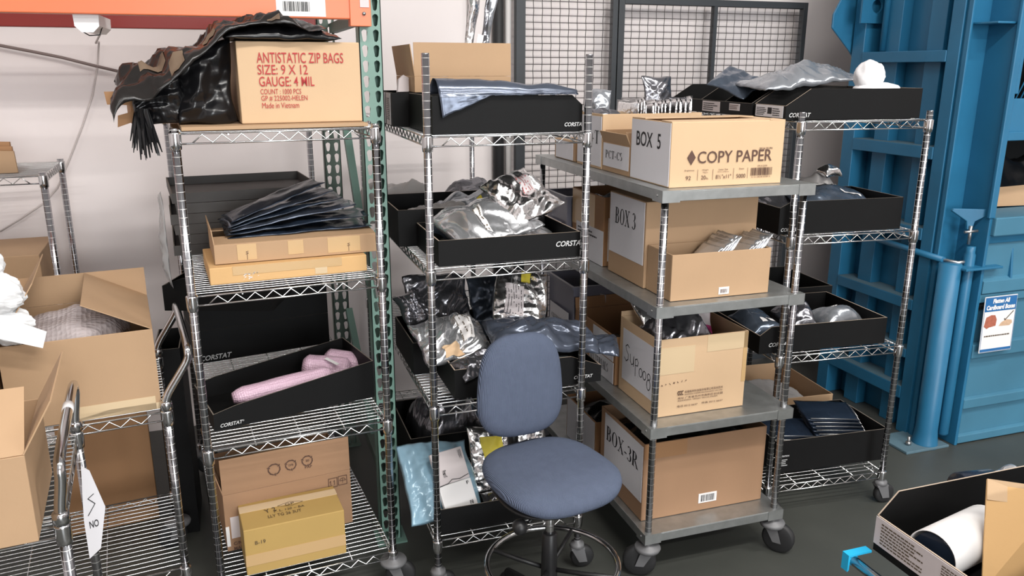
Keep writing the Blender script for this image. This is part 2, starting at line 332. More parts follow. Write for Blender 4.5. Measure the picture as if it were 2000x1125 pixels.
def tray(label_, fr, p, w, d, h, low=None, cham=.09, side='L', mt='tray', rz=0.0, group=None, edge='tray_edge', logo=None, cat='storage tray', wall=.004, rot=None, h0=None):
    """open black corrugated bin; its low end carries the label, its long sides are cut down to it"""
    t = thing('corrugated_tray', label_, cat, fr, p, rot or (0, 0, rz), group)
    low = low or h; m = MB(); mir = (lambda x: x) if side == 'L' else (lambda x: w - x)
    prof = [(0, 0), (w, 0), (w, h)] + ([(cham, h0 or h)] if low < h else []) + [(0, low)]
    n = len(prof)
    for y0 in (0, d - wall):
        m.prism(prof, lambda a, b, q: (mir(a), y0 + q, b), 0, wall, 0, lambda i: 1 if 2 <= i < n - 1 else 0)
    for x, hh in ((0, low), (w - wall, h)):
        a0, a1 = sorted((mir(x), mir(x + wall))); m.box(a0, wall, 0, a1, d - wall, hh - .001); m.box(a0, wall, hh - .001, a1, d - wall, hh, 1)
    m.box(wall, wall, 0, w - wall, d - wall, wall)
    m.build('body', [M[mt], M[edge]], t)
    k = Box(); k.t = t; k.w = w; k.d = d; k.h = h
    if logo:
        face, x, z, hh = logo; letters(k, face, lambda b, fn: put_text(b, 'CORSTAT', fn, x, z, hh, hh * 5.6, .02, slant=.25), 'ink_w')
    return k
def bag_mesh(w, l, th, seed, crum=.012, nu=36, nv=36, wav=.01, bend=None, sharp=4):
    o = Vector((seed * 3.7, seed * 1.3, seed * 7.1)); vs = []; fs = []
    rs = random.Random(seed * 13 + 1); wv = []
    for f, g in ((5, .62), (8, .55), (11, .42), (17, .30), (26, .20), (38, .12)):
        an = rs.uniform(0, math.pi); wv.append((math.cos(an) * f, math.sin(an) * f, rs.uniform(0, 9), g))
    def crease(a, b):
        n1 = noise.noise(Vector((a * 6, b * 6, 2)) + o); n2 = noise.noise(Vector((a * 6, b * 6, 8)) + o); r = 0
        for i, (fx, fy, ph, g) in enumerate(wv):
            t = (a + .05 * n1) * fx + (b + .05 * n2) * fy + ph; r += g * (abs(2 * (t - math.floor(t)) - 1) * 2 - 1) * (.65 + .7 * noise.noise(Vector((a * 4, b * 4, i * 3.1)) + o))
        return r
    top = {}
    for side in (1, -1):
        for i in range(nu + 1):
            for j in range(nv + 1):
                u = 2 * i / nu - 1; v = 2 * j / nv - 1
                edge = i in (0, nu) or j in (0, nv)
                p = max(0, (1 - abs(u) ** sharp) * (1 - abs(v) ** sharp)) ** .6
                x = u * w / 2; y = v * l / 2
                x += wav * noise.noise(Vector((x * 9, y * 9, 1)) + o); y += wav * noise.noise(Vector((x * 9, y * 9, 5)) + o)
                c = crum * crease(x, y)
                z = (th * p * (.75 + .5 * noise.noise(Vector((x * 5, y * 5, 3)) + o)) + c * (.35 + .65 * p)) if side > 0 else -th * .12 * p + c * (.35 * (1 - p))
                if edge and side < 0: continue
                q = (x, y, z)
                if bend: q = bend(*q)
                top[(side, i, j)] = len(vs); vs.append(q)
        if side > 0:
            for i in range(nu + 1):
                for j in range(nv + 1):
                    if i in (0, nu) or j in (0, nv): top[(-1, i, j)] = top[(1, i, j)]
    for side in (1, -1):
        for i in range(nu):
            for j in range(nv):
                a = [top[(side, *k)] for k in ((i, j), (i + 1, j), (i + 1, j + 1), (i, j + 1))]
                fs.append(a if side > 0 else a[::-1])
    mn = min(v[2] for v in vs); vs = [(x, y, z - mn) for x, y, z in vs]
    return vs, fs, top
def bag(name, lab, cat, fr, p, w, l, th, seed, mt, rot=(0, 0, 0), crum=.012, stickers=(), bend=None, group=None, wav=.016, nu=36, nv=36, sharp=3, smooth=True, fit=None):
    vs, fs, top = bag_mesh(w, l, th, seed, crum, nu, nv, wav, bend, sharp)
    if fit:                                     # rest on p[2] and stay inside the container (x0, y0, x1, y1)
        E_ = Euler(rot).to_matrix()
        for _ in range(2):
            q = [E_ @ Vector(v) for v in vs]; lo = [min(v[i] for v in q) for i in range(3)]; hi = [max(v[i] for v in q) for i in range(3)]
            k = min(1, (fit[2] - fit[0]) / (hi[0] - lo[0]), (fit[3] - fit[1]) / (hi[1] - lo[1]))
            vs = [(a * k, b * k, c * k) for a, b, c in vs]
        lo = [v * k for v in lo]; hi = [v * k for v in hi] if k < 1 else hi
        q = [E_ @ Vector(v) for v in vs]; lo = [min(v[i] for v in q) for i in range(3)]; hi = [max(v[i] for v in q) for i in range(3)]
        px = min(max(p[0], fit[0] - lo[0]), fit[2] - hi[0]); py = min(max(p[1], fit[1] - lo[1]), fit[3] - hi[1]); p = (px, py, p[2] - lo[2])
    t = thing(name, lab, cat, fr, p, rot, group)
    m = MB(); m.add(vs, fs, 0, smooth); m.build('film', M[mt], t)
    for st in stickers:
        i0, j0, i1, j1, sm = st[:5]; b = MB(); q = []; ii = range(int(i0 * nu), int(i1 * nu) + 1); jj = range(int(j0 * nv), int(j1 * nv) + 1)
        ring = {}
        for i in ii:
            for j in jj:
                a = Vector(vs[top[(1, i, j)]]); ring[(i, j)] = len(q); q.append((a.x, a.y, a.z + .003))
        b.add(q, [tuple(ring[k] for k in ((i, j), (i + 1, j), (i + 1, j + 1), (i, j + 1))) for i in list(ii)[:-1] for j in list(jj)[:-1]], 0, True)
        so = b.build('sticker', M[sm], t)
        if len(st) > 5:
            c = MB(); rr = random.Random(seed)
            ps = list(ii)[:-1]; 
            for i in ps[:: 2]:
                for j in list(jj)[:-1]:
                    if rr.random() < .6:
                        aa = [Vector(vs[top[(1, i + a, j + bb)]]) for a, bb in ((.0, 0),)]
                        a0 = Vector(vs[top[(1, i, j)]]); a1 = Vector(vs[top[(1, i + 1, j)]]); a2 = Vector(vs[top[(1, i, j + 1)]])
                        e1 = (a1 - a0) * .45; e2 = (a2 - a0) * .8; z = Vector((0, 0, .0045)); c.add([a0 + z, a0 + e1 + z, a0 + e1 + e2 + z, a0 + e2 + z], [(0, 1, 2, 3)])
            if c.v: c.build('lettering', M[st[5]], so)
    return t

# ------------------------------------------------------------------ the room
def struct(name, mb, m, **k): return tag(mb.build(name, m), None, None, None, 'structure')
struct('floor', MB().box(-5, -8, -.1, 9, 4.32, 0), M['floor'])
struct('wall_back', MB().box(-5, 4.32, -.1, 9, 4.45, 5.2), M['wall'])
struct('wall_left', MB().box(-5.1, -8, -.1, -5, 4.45, 5.2), M['wall'])
struct('wall_right', MB().box(9, -8, -.1, 9.1, 4.45, 5.2), M['wall'])
struct('wall_front', MB().box(-5, -8.1, -.1, 9, -8, 5.2), M['wall'])
struct('ceiling', MB().box(-5.1, -8.1, 5.2, 9.1, 4.45, 5.3), M['lamp_white'])
m = MB(); m.tube([(1.372, 4.285, 0), (1.372, 4.285, 3.4)], .03, 16); struct('trim_1', m, M['rubber'])
m = MB(); m.tube([(1.428, 4.285, 0), (1.428, 4.285, 3.4)], .017, 14); struct('trim_2', m, M['pipe'])

# ------------------------------------------------------------------ wire mesh panels on the back wall
def fence(lab, x0, x1, z0, z1, bars, fr_l, fr_r, cx, cz):
    t = thing('wire_mesh_panel', lab, 'wire mesh panel', 'W', (x0, 4.20, z0)); W, H = x1 - x0, z1 - z0
    f = MB(); f.box(0, 0, 0, fr_l, .04, H); f.box(W - fr_r, 0, 0, W, .04, H); f.box(fr_l, 0, H - .035, W - fr_r, .04, H); f.box(fr_l, 0, 0, W - fr_r, .04, .035); f.build('frame', M['fence'], t, bevel=.002)
    for b in bars: MB().box(b - x0 - .011, -.002, .035, b - x0 + .011, .035, H - .035).build('middle_bar', M['fence'], t)
    g = MB(); n = round((W - fr_l - fr_r) / cx)
    for i in range(1, n):
        x = fr_l + (W - fr_l - fr_r) * i / n; g.tube([(x + (.0012 if k % 2 else -.0012), .02, H * k / 60) for k in range(61)], .0020, 4, cap=False)
    n = round(H / cz)
    for i in range(1, n): g.tube([(fr_l, .0175, H * i / n), (W - fr_r, .0175, H * i / n)], .0020, 4, cap=False)
    g.build('wire_mesh', M['fence_wire'], t)
fence('narrow dark wire mesh panel beside the white wall conduit', 1.445, 2.030, .02, 2.62, [], .052, .030, .0515, .0355)
fence('wide dark wire mesh panel with a middle bar', 2.036, 3.262, .02, 2.225, [2.640], .036, .030, .0515, .0355)
t = thing('loose_wire', 'thin loose grey wire hanging down the white wall beside the conduit', 'wire', 'W', (1.21, 4.30, 0))
MB().tube([(0, 0, 2.3), (.004, -.003, 2.0), (.012, -.002, 1.8), (.006, -.004, 1.5), (.02, -.003, 1.2), (.0, -.003, .9), (.01, -.004, .6), (0, -.004, .01)], .0035, 6).build('strand', M['cable'], t)

# ------------------------------------------------------------------ pallet rack
t = thing('pallet_rack', 'green pallet rack upright with orange beams in front of the wall', 'pallet rack', 'W', (.43, 2.90, 0))
def keyholes(y0, z1):
    pass
def teardrop(cx, cz, k=1.0):
    return [(cx + .0085 * k * math.sin(a), cz + .010 * k + .0085 * k * math.cos(a)) for a in [rad(x) for x in range(-110, 111, 22)]] + [(cx + .0045 * k, cz - .016 * k), (cx - .0045 * k, cz - .016 * k)]
def upright(name, x, y, w, d, h, mt, flip):
    f = MB(); f.box(x, y, 0, x + .003, y + d, h); f.box(x + w - .003, y, 0, x + w, y + d, h)
    f.box(x - .02, y - .03, 0, x + w + .02, y + d + .02, .008)
    if flip: f.box(x + w * .5, y + d - .003, 0, x + w, y + d, h); f.box(x + w * .5 - .001, y + .003, 0, x + w * .5 + .001, y + d, h)   # unseen plates added to close half the section and darken its slots
    pitch = .0508; n = int(h / pitch)
    for i in range(n):                                    # front face with real keyhole slots, two columns
        for c0, c1 in ((0, .5), (.5, 1)):
            x0, x1, z0, z1 = x + w * c0, x + w * c1, i * pitch, (i + 1) * pitch; cx, cz = (x0 + x1) / 2, (z0 + z1) / 2
            td = teardrop(cx, cz, 1.2); hx, hz = (x1 - x0) / 2, (z1 - z0) / 2; ca = math.atan2(hz, hx)
            an = sorted([ca, math.pi - ca, -ca, ca - math.pi] + [2 * math.pi * k / 16 - math.pi + .05 for k in range(16)]); ro = []; ri = []
            for g in an:
                c, s2 = math.cos(g), math.sin(g); k = min(hx / max(abs(c), 1e-9), hz / max(abs(s2), 1e-9)); ro.append((cx + c * k, cz + s2 * k)); best = .004
                for (ax, az), (bx, bz) in zip(td, td[1:] + td[:1]):
                    ax, az, bx, bz = ax - cx, az - cz, bx - cx, bz - cz; ex, ez = bx - ax, bz - az; den = c * ez - s2 * ex
                    if abs(den) > 1e-12:
                        tt = (ax * ez - az * ex) / den; uu = (ax * s2 - az * c) / den
                        if tt > 0 and -1e-6 <= uu <= 1 + 1e-6: best = max(best, tt)
                ri.append((cx + c * best, cz + s2 * best))
            m_ = len(an); vs = [(a, y + q, b) for q in (0, .0025) for ring in (ro, ri) for a, b in ring]; fs = []
            for k in range(m_):
                j = (k + 1) % m_; fs += [(k, j, m_ + j, m_ + k), (2 * m_ + k, 3 * m_ + k, 3 * m_ + j, 2 * m_ + j), (m_ + k, m_ + j, 3 * m_ + j, 3 * m_ + k)]
            f.add(vs, fs)
    return f.build(name, M[mt], t)
upright('front_upright', 0, 0, .078, .07, 3.0, 'green', 1)
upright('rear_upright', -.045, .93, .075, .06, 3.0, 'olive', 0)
for z0, z1, nm in ((1.90, .72, 'brace'), (.72, -.1, 'brace')):
    m = MB(); a, b = Vector((.01, .90, z0)), Vector((.03, .08, max(z1, .1))); dv = (b - a).normalized(); n = dv.cross(Vector((1, 0, 0))).normalized() * .019
    m.add([a - n, b - n, b + n, a + n] + [v + Vector((.03, 0, 0)) for v in (a - n, b - n, b + n, a + n)], [(0, 1, 2, 3), (7, 6, 5, 4), (0, 4, 5, 1), (1, 5, 6, 2), (2, 6, 7, 3), (3, 7, 4, 0)]); m.build(nm, M['green'], t)
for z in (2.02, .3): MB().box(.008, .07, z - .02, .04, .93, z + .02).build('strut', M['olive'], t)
bm_ = MB(); bm_.box(-2.6, -.05, 2.007, -.004, 0.0, 2.12); bm_.box(-2.6, -.025, 2.12, -.004, .0, 2.14); b0 = bm_.build('beam', M['orange'], t, bevel=.004)
cn = MB(); cn.box(-.034, -.056, 1.985, .036, -.004, 2.20); o = cn.build('beam_connector', M['orange'], t, bevel=.002)
MB().box(.0, -.0585, 2.045, .030, -.056, 2.12).build('warning_sticker', M['lav'], o)
for zz in (2.025, 2.15): MB().lathe([(.006, -.062), (.006, -.056)], 10, c=(.012, 0, zz), axis='y').build('rivet', M['steel'], o)
lb = MB().box(-.268, -.0515, 2.013, -.112, -.050, 2.11).build('beam_label', M['white'], t)
m = MB(); fn = lambda a, b, q: (a, -.0522 - q, b)
put_text(m, 'TRI044C', fn, -.255, 2.066, .030, .125, .03); barcode(m, fn, -.247, 2.028, .085, .03, 26, random.Random(3)); m.build('lettering', M['ink'], lb)
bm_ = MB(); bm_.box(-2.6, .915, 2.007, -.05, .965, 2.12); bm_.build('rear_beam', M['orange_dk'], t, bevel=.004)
# lamp under the beam and its cords
t = thing('strip_light', 'white strip light end mounted under the orange beam', 'lamp', 'W', (-.40, 2.88, 1.955))
pr = [(-.036, .055), (.036, .055), (.034, .018), (.016, 0), (-.016, 0), (-.034, .018)]
m = MB(); m.prism(pr, lambda a, b, q: (a, q, b), 0, .004); m.build('end_cap', M['lamp_white'], t)
m = MB(); m.prism([(a * .93, b * .9 + .004) for a, b in pr], lambda a, b, q: (a, q, b), .004, .30); m.build('housing', M['lamp_white'], t)
m = MB(); m.tube([(-.028, .10, .006), (-.01, .10, -.006), (.02, .10, -.004), (.03, .10, .02)], .002, 6); m.build('cable_clip', M['blackplastic'], t)
t = thing('power_cord', 'white cord hanging from the strip light down the left wall', 'cord', 'W', (-.42, 4.29, 0))
CORD = [(-.40, 3.17, 1.965), (-.49, 3.7, 1.945), (-0.554, 4.29, 1.965), (-0.571, 4.29, 1.861), (-0.610, 4.29, 1.723), (-0.670, 4.29, 1.584), (-0.738, 4.29, 1.443), (-0.810, 4.29, 1.302), (-0.877, 4.29, 1.232), (-0.982, 4.29, 1.165), (-1.075, 4.29, 1.110)]
pts = [(x + .42, y - 4.29, z) for x, y, z in CORD]
MB().tube(pts, .004, 6).build('strand', M['cable_w'], t)
t = thing('cable', 'brown cable sagging across the pink wall behind the black bags', 'cable', 'W', (-.9, 4.29, 0))
MB().tube([(x + .9, 0, z) for x, z in ((-1.068, 1.965), (-0.953, 1.945), (-0.835, 1.921), (-0.715, 1.895), (-0.592, 1.861), (-0.456, 1.826), (-0.271, 1.790))], .007, 7).build('strand', M['cable'], t)

# ------------------------------------------------------------------ wire shelving
_sh = {}
def shelf_mesh(w, d, pitch=.0262, deep=.032, rw=.0022):
    k = (w, d, pitch)
    if k in _sh: return _sh[k]
    m = MB(); r = .0030
    for z in (-.003, -deep):
        for a, b in (((.014, 0, z), (w - .014, 0, z)), ((.014, d, z), (w - .014, d, z)), ((0, .014, z), (0, d - .014, z)), ((w, .014, z), (w, d - .014, z))): m.tube([a, b], r, 6)
    def zig(p0, p1, n):
        p0, p1 = Vector(p0), Vector(p1); pts = []
        for i in range(n + 1):
            p = p0.lerp(p1, (i + .6) / (n + 1.2)); zt = -.006 if i % 2 else -deep + .002; pts += [p + Vector((0, 0, zt))]
        m.tube(pts, .0024, 5)
    n = int(w / .032)
    for y in (-.001, d + .001): zig((.03, y, 0), (w - .03, y, 0), n)
    n = int(d / .032)
    for x in (-.001, w + .001): zig((x, .03, 0), (x, d - .03, 0), n)
    n = int(d / pitch)
    for i in range(1, n): m.tube([(0, d * i / n, -.0005), (w, d * i / n, -.0005)], rw, 5, cap=False)
    for i in range(1, 4): m.tube([(w * i / 4, 0, -.0075), (w * i / 4, d, -.0075)], .0026, 5)
    me = m.mesh('shelf', M['wire']); _sh[k] = me; return me
_cm = {}
def collar_mesh(r=.0175, h=.046):
    if 'c' not in _cm:
        m = MB(); m.lathe([(.0128, -h / 2 - .016), (r * .93, -h / 2 - .014), (r, -h / 2), (r * 1.03, h / 2 - .016), (r, h / 2 - .012), (.0128, h / 2 - .010)], 18); _cm['c'] = m.mesh('collar', M['chrome'])
    return _cm['c']
def link(name, me, parent, loc=(0, 0, 0), rot=(0, 0, 0)):
    o = bpy.data.objects.new(name, me); C.objects.link(o); o.parent = parent; o.location = loc; o.rotation_euler = rot; return o
def caster(t, x, y, top, rz=0.0, bumper=True, wr=.0625, ww=.03):
    """grey swivel caster, floor to 'top'"""
    m = MB(); m.lathe([(.012, top), (.012, top - .02), (.046, top - .024), (.05, top - .032), (.046, top - .042), (.03, top - .046)] if bumper else [(.012, top), (.012, top - .015), (.026, top - .02), (.028, top - .034), (.02, top - .04)], 20)
    ca, sa = math.cos(rz), math.sin(rz); off = wr * .45
    L = lambda a, b, c: (a * ca - b * sa, a * sa + b * ca, c)
    zt = top - .04
    for s in (-1, 1):
        m.prism([(-.024, zt), (.024, zt), (off + .016, wr - .016), (off - .016, wr - .016)], lambda a, b, q: L(a, s * (ww / 2 + .004) + q * s, b), 0, .003)
    m.add([L(a, b, zt - .002) for a, b in ((-.026, -ww / 2 - .006), (.026, -ww / 2 - .006), (.026, ww / 2 + .006), (-.026, ww / 2 + .006))] + [L(a, b, zt + .006) for a, b in ((-.026, -ww / 2 - .006), (.026, -ww / 2 - .006), (.026, ww / 2 + .006), (-.026, ww / 2 + .006))], [(0, 1, 2, 3), (4, 5, 6, 7), (0, 1, 5, 4), (1, 2, 6, 5), (2, 3, 7, 6), (3, 0, 4, 7)])
    o = m.build('caster', M['greyplastic'], t, (x, y, 0))
    wm = MB(); wm.lathe([(wr * .35, -ww / 2), (wr * .86, -ww / 2), (wr, -ww * .3), (wr, ww * .3), (wr * .86, ww / 2), (wr * .35, ww / 2)], 28, axis='y')
    wo = wm.build('wheel', M['rubber'], o, (off * ca, off * sa, wr), (0, 0, rz))
    return o
def rack(lab, fr, w, d, zs, ptop, pbot, back_top=None, casters=(1, 1, 1, 1), bumper=True, foot=False, wheel=.0625):
    t = thing('wire_shelving_rack', lab, 'wire rack', fr, (0, 0, 0))
    for i, (x, y) in enumerate(((0, 0), (w, 0), (0, d), (w, d))):
        m = MB(); m.tube([(x, y, pbot), (x, y, ptop - .004)], .0127, 18); m.tube([(x, y, ptop - .006), (x, y, ptop)], .0125, 18); m.build('post', M['post'], t)
        caster(t, x, y, pbot + .005, R_.uniform(-.5, .5), bumper, wheel)
    for z in zs:
        o = link('shelf', shelf_mesh(w, d), t, (0, 0, z))
        for (x, y) in ((0, 0), (w, 0), (0, d), (w, d)): link('collar', collar_mesh(), o, (x, y, -.010))
    return t
RA = rack('chrome wire rack under the orange beam, antistatic bag carton on top', 'A', .589, 1.20, (1.669, 1.180, .666, .150), 1.682, .135, wheel=.055)
RB = rack('chrome wire rack behind the blue-grey chair', 'B', .543, 1.42, (1.645, 1.213, .735, .220), 1.895, .118, bumper=False, wheel=.045)
RC = rack('chrome wire rack in front of the blue baler', 'C', .561, 1.13, (1.660, 1.222, .732, .150), 1.695, .120, bumper=False, wheel=.045)

# ------------------------------------------------------------------ galvanised solid shelf cart
t = thing('shelf_cart', 'four level grey solid shelf cart with copy paper carton on top', 'cart', 'D')
CW, CD = .598, 1.215
for z in (1.462, 1.062, .612, .185):
    m = MB(); m.box(.0, 0, z - .003, CW, CD, z); m.box(0, 0, z - .036, CW, .003, z - .003); m.box(0, CD - .003, z - .036, CW, CD, z - .003); m.box(0, .003, z - .036, .003, CD - .003, z - .003); m.box(CW - .003, .003, z - .036, CW, CD - .003, z - .003)
    o = m.build('shelf', M['galv'], t, bevel=.0012)
    for x0 in (0, 1):
        for y0 in (0, 1):
            k = MB(); cx = CW * x0; cy = CD * y0; sx = 1 if x0 == 0 else -1; sy = 1 if y0 == 0 else -1
            for a, b, c, e in ((-.0025, -.0025, .065, -.0003), (-.0025, -.0025, -.0003, .065)):
                xs = sorted((cx + sx * a, cx + sx * c)); ys = sorted((cy + sy * b, cy + sy * e)); k.box(xs[0], ys[0], z - .040, xs[1], ys[1], z + .001)
            k.build('corner_bracket', M['galv'], o)
    r = MB(); r.lathe([(.005, -.0055), (.005, -.0025), (.003, -.0025)], 10, c=(0, .03, z - .018), axis='x'); r.build('bolt', M['steel'], o)
for i, (x, y) in enumerate(((.024, .024), (CW - .024, .024), (.024, CD - .024), (CW - .024, CD - .024))):
    for z0, z1 in ((.186, .576), (.613, 1.026), (1.063, 1.426)):
        pass
    MB().tube([(x, y, .15), (x, y, 1.4585)], .0127, 18).build('post', M['post'], t)
    caster(t, x, y, .150, (2.7, -.9, .3, .5)[i], True, .0625, .032)

# ------------------------------------------------------------------ goods on the left rack
def path_bend(pts, L):
    """bend a sheet along its x axis so that it follows a polyline in the x-z plane"""
    P = [Vector((a, b)) for a, b in pts]
    for _ in range(2):
        Q = [P[0]]
        for a, b in zip(P, P[1:]): Q += [a.lerp(b, .25), a.lerp(b, .75)]
        P = Q + [P[-1]]
    ds = [0]
    for a, b in zip(P, P[1:]): ds.append(ds[-1] + (b - a).length)
    def f(x, y, z):
        s = min(max((x + L / 2) / L, 0), 1) * ds[-1]; i = 0
        while i < len(ds) - 2 and ds[i + 1] < s: i += 1
        a, b = P[i], P[i + 1]; p = a.lerp(b, (s - ds[i]) / max(ds[i + 1] - ds[i], 1e-6)); d = (b - a).normalized(); n = Vector((-d.y, d.x))
        if n.y < 0: n = -n
        return (p.x + n.x * z, y, p.y + n.y * z)
    return f
def board(name, lab, cat, fr, p, poly, th, mt, rot=(0, 0, 0), group=None):
    t = thing(name, lab, cat, fr, p, rot, group)
    m = MB(); m.prism(poly, lambda a, b, q: (a, q, b), 0, th); m.build('sheet', M[mt], t); return t

def droop(pts, L):
    f0 = path_bend(pts, L)
    def f(x, y, z):
        a, b, c = f0(x, y, z); k = min(max((.17 - a) / .2, 0), 1); return (a - .02 * k * max(0, -y / .13), b, c - .085 * k * max(0, (.02 - y) / .15) ** 1.5)
    return f
t = thing('cardboard_sheet', 'flat tan cardboard sheet under the antistatic bag carton on the rack top', 'cardboard sheet', 'A', (.02, .012, 1.673))
MB().box(0, 0, 0, .55, 1.0, .011).build('sheet', M['kraft'], t, bevel=.001)
k = carton('cardboard_carton', 'pale cardboard carton printed antistatic zip bags in red', 'carton', 'A', (.196, .075, 1.685), .372, .30, .243, 'kraft_lt', 0, closed=True)
def f(b, fn):
    for s, x, z, h, wd in (('ANTISTATIC ZIP BAGS', .057, .180, .031, .262), ('SIZE: 9 X 12', .057, .146, .029, .150), ('GAUGE: 4 MIL', .059, .111, .029, .166), ('COUNT : 1000 PCS', .061, .088, .0155, .122), ('GP # 225002-HELEN', .062, .067, .0165, .139), ('Made in Vietnam', .063, .046, .0165, .111)):
        put_text(b, s, fn, x, z, h, wd, .004 if h > .02 else .0)
letters(k, 'F', f, 'ink_red')
k = carton('cardboard_carton', 'brown carton half wrapped in black plastic, left of the antistatic bag carton', 'carton', 'A', (-.112, .17, 1.686), .27, .26, .125, 'kraft_dk', .05, closed=True)
bag('black_plastic_bag', 'black plastic bag lying crumpled on top of the antistatic bag carton', 'plastic bag', 'A', (.335, .20, 1.930), .34, .30, .055, 3, 'blackpoly', (0, 0, .05), .014)
bag('black_plastic_bag', 'long dusty black plastic sheet draped from the antistatic bag carton down to the left', 'plastic bag', 'A', (.0, .155, 1.70), .82, .26, .030, 5, 'blackfilm', (0, 0, 0), .030, [(.30, .06, .36, .20, 'dusk'), (.46, .10, .53, .24, 'dusk'), (.16, .30, .27, .50, 'dusk'), (.74, .04, .79, .14, 'dusk')],
    bend=droop([(-.135, .0), (-.115, .035), (-.01, .065), (.10, .115), (.20, .170), (.30, .186), (.46, .165)], .82), nu=56, nv=40)
bag('black_plastic_bag', 'black plastic bag bundled between the brown carton and the antistatic bag carton', 'plastic bag', 'A', (.105, .12, 1.685), .165, .19, .05, 9, 'blackpoly', (rad(80), 0, .06), .026, bend=lambda x, y, z: (x, (y + .095) * (1.0 + 2.0 * (x + .08)), z))
bag('black_plastic_bag', 'glossy black plastic bag hanging over the front of the brown carton', 'plastic bag', 'A', (-.025, .125, 1.690), .155, .15, .03, 14, 'blackpoly', (rad(82), 0, .1), .024, bend=lambda x, y, z: (x, (y + .075) * (.62 + 2.6 * (x + .078)), z))
t = thing('black_film_strips', 'frayed black film strips hanging off the left end of the rack top', 'film strips', 'A', (-.078, .10, 1.575))
m = MB(); rr = random.Random(4)
for i in range(46):
    x = rr.uniform(-.03, .02); y = rr.uniform(-.03, .05); dx = (x + .006) * rr.uniform(.2, 1.3) ; L = rr.uniform(.09, .15); wd = rr.uniform(.003, .006); z = .16
    pts = [(x * .55 + dx * q, y + .01 * math.sin(3 * q + i), z - L * q) for q in (0, .35, .7, 1)]
    a = rr.uniform(-.6, .6)
    vs = []
    for j, (px, py, pz) in enumerate(pts): ww = wd * (1 - .7 * (j / 3) ** 2); vs += [(px - ww * math.cos(a), py - ww * math.sin(a), pz), (px + ww * math.cos(a), py + ww * math.sin(a), pz)]
    m.add(vs, [(2 * j, 2 * j + 1, 2 * j + 3, 2 * j + 2) for j in range(3)], 0, True)
m.build('strips', M['blackpoly'], t); tag(t, None, None, None, 'stuff')
board('cardboard_piece', 'small red-brown cardboard tab poking out left of the black plastic, the upper one', 'cardboard piece', 'A', (-.172, .17, 1.742), [(0, .003), (.075, 0), (.075, .042), (-.004, .04)], .006, 'kraft_dk')
board('cardboard_piece', 'small red-brown cardboard tab poking out below the black plastic, the lower one', 'cardboard piece', 'A', (-.150, .14, 1.680), [(0, 0), (.035, .012), (.085, .028), (.07, .052), (.004, .034)], .006, 'kraft_dk')
bag('grey_plastic_bag', 'grey translucent plastic bag hanging against the wall side of the left rack post', 'plastic bag', 'A', (-.045, .72, 1.22), .36, .10, .02, 21, 'poly', (rad(0), rad(-90), 0), .012)

def long_box(lab, p, w, d, h, mt, tapes, marks, flaps=None, rz=0):
    k = carton('flat_carton', lab, 'carton', 'A', p, w, d, h, mt, rz, closed=flaps is None, flaps=flaps, tape=tapes)
    if marks: letters(k, 'F', marks, 'ink_br')
    return k
k = long_box('flat yellow-tan carton, lower of the two stacked on the second shelf', (.061, .10, 1.182), .505, .32, .056, 'kraft_o', [('F', .07, .027, .42, .0555, 'tape'), ('F', .33, .006, .37, .027, 'tape_lt')], None)
m = MB(); rr = random.Random(5); fn = face_fn('F', .505, .32, .056)
for i in range(26): a = rr.uniform(.10, .145); b = rr.uniform(.008, .03); m.add([fn(a + dx, b + dy, 0) for dx, dy in ((0, 0), (rr.uniform(.002, .01), rr.uniform(-.003, .003)), (rr.uniform(.002, .01), rr.uniform(.002, .006)))], [(0, 1, 2)])
m.build('torn_sticker', M['white'], k.t)
def mk(b, fn):
    for x in (.10, .43):
        stroke(b, [(0, 0), (0, .018)], fn, x, .010, 1, .0014); stroke(b, [(-.004, .018), (.004, .020), (-.003, .025), (.004, .027)], fn, x, .010, 1, .0014)
k = long_box('flat brown carton with raised left flap, upper of the two stacked on the second shelf', (.083, .135, 1.2405), .525, .30, .062, 'kraft', [('F', .07, .008, .13, .061, 'tape'), ('F', .23, .014, .28, .061, 'tape'), ('F', .36, .008, .47, .061, 'tape')], mk, flaps={'L': (6, .05), 'F': (-86, .10), 'B': (-84, .10)}, rz=-.01)
# fan of dark antistatic bags
fan = 'fanned dark antistatic bags on the flat cartons'
for i, (L, W, a, rz, mt, dz, lab) in enumerate(((.48, .20, 1, -.02, 'navy', 0, 'lowest of the fanned dark antistatic bags, nearly flat on the brown carton'), (.47, .18, 4, .03, 'navy', .010, 'second lowest of the fanned dark antistatic bags, its right end curling'), (.44, .19, 8, .05, 'film', .018, 'third of the fanned dark antistatic bags counting up from the carton'),
        (.40, .17, 11.5, .08, 'navy', .026, 'fourth of the fanned dark antistatic bags counting up from the carton'), (.37, .17, 14, .12, 'film', .034, 'second highest of the fanned dark antistatic bags'), (.35, .16, 18, .16, 'navy', .044, 'steepest topmost dark antistatic bag of the fan on the flat cartons'))):
    ar = rad(a); x0 = .135
    bag('antistatic_bag', lab, 'antistatic bag', 'A', (x0 + L / 2 * math.cos(ar), .29 + .012 * i, 1.308 + dz + L / 2 * math.sin(ar)), L, W, .008, 30 + i, mt, (0, -ar, rz), .006, group=fan, nu=24, nv=16)
board('foam_sheet', 'dark grey foam sheet sticking up behind the fanned antistatic bags', 'foam sheet', 'A', (.43, .56, 1.27), [(0, 0), (.16, 0), (.16, .07), (.07, .15), (.0, .16)], .012, 'tray_g', (rad(-8), 0, .25))
for i in range(6):
    tray('faded black shallow bin, ' + ('lowest', 'second lowest', 'third from the bottom', 'fourth from the bottom', 'second highest', 'topmost')[i] + ' in the stack behind the flat cartons', 'A', (-.022 + .012 * ((i * 2) % 3) - .008, .60, 1.182 + i * .0385), .53 + .004 * (i % 3), .50, .037, None, side='L', mt='tray_g', rz=.015 * ((i % 3) - 1), group='stacked faded black bins', edge='tray_edge')
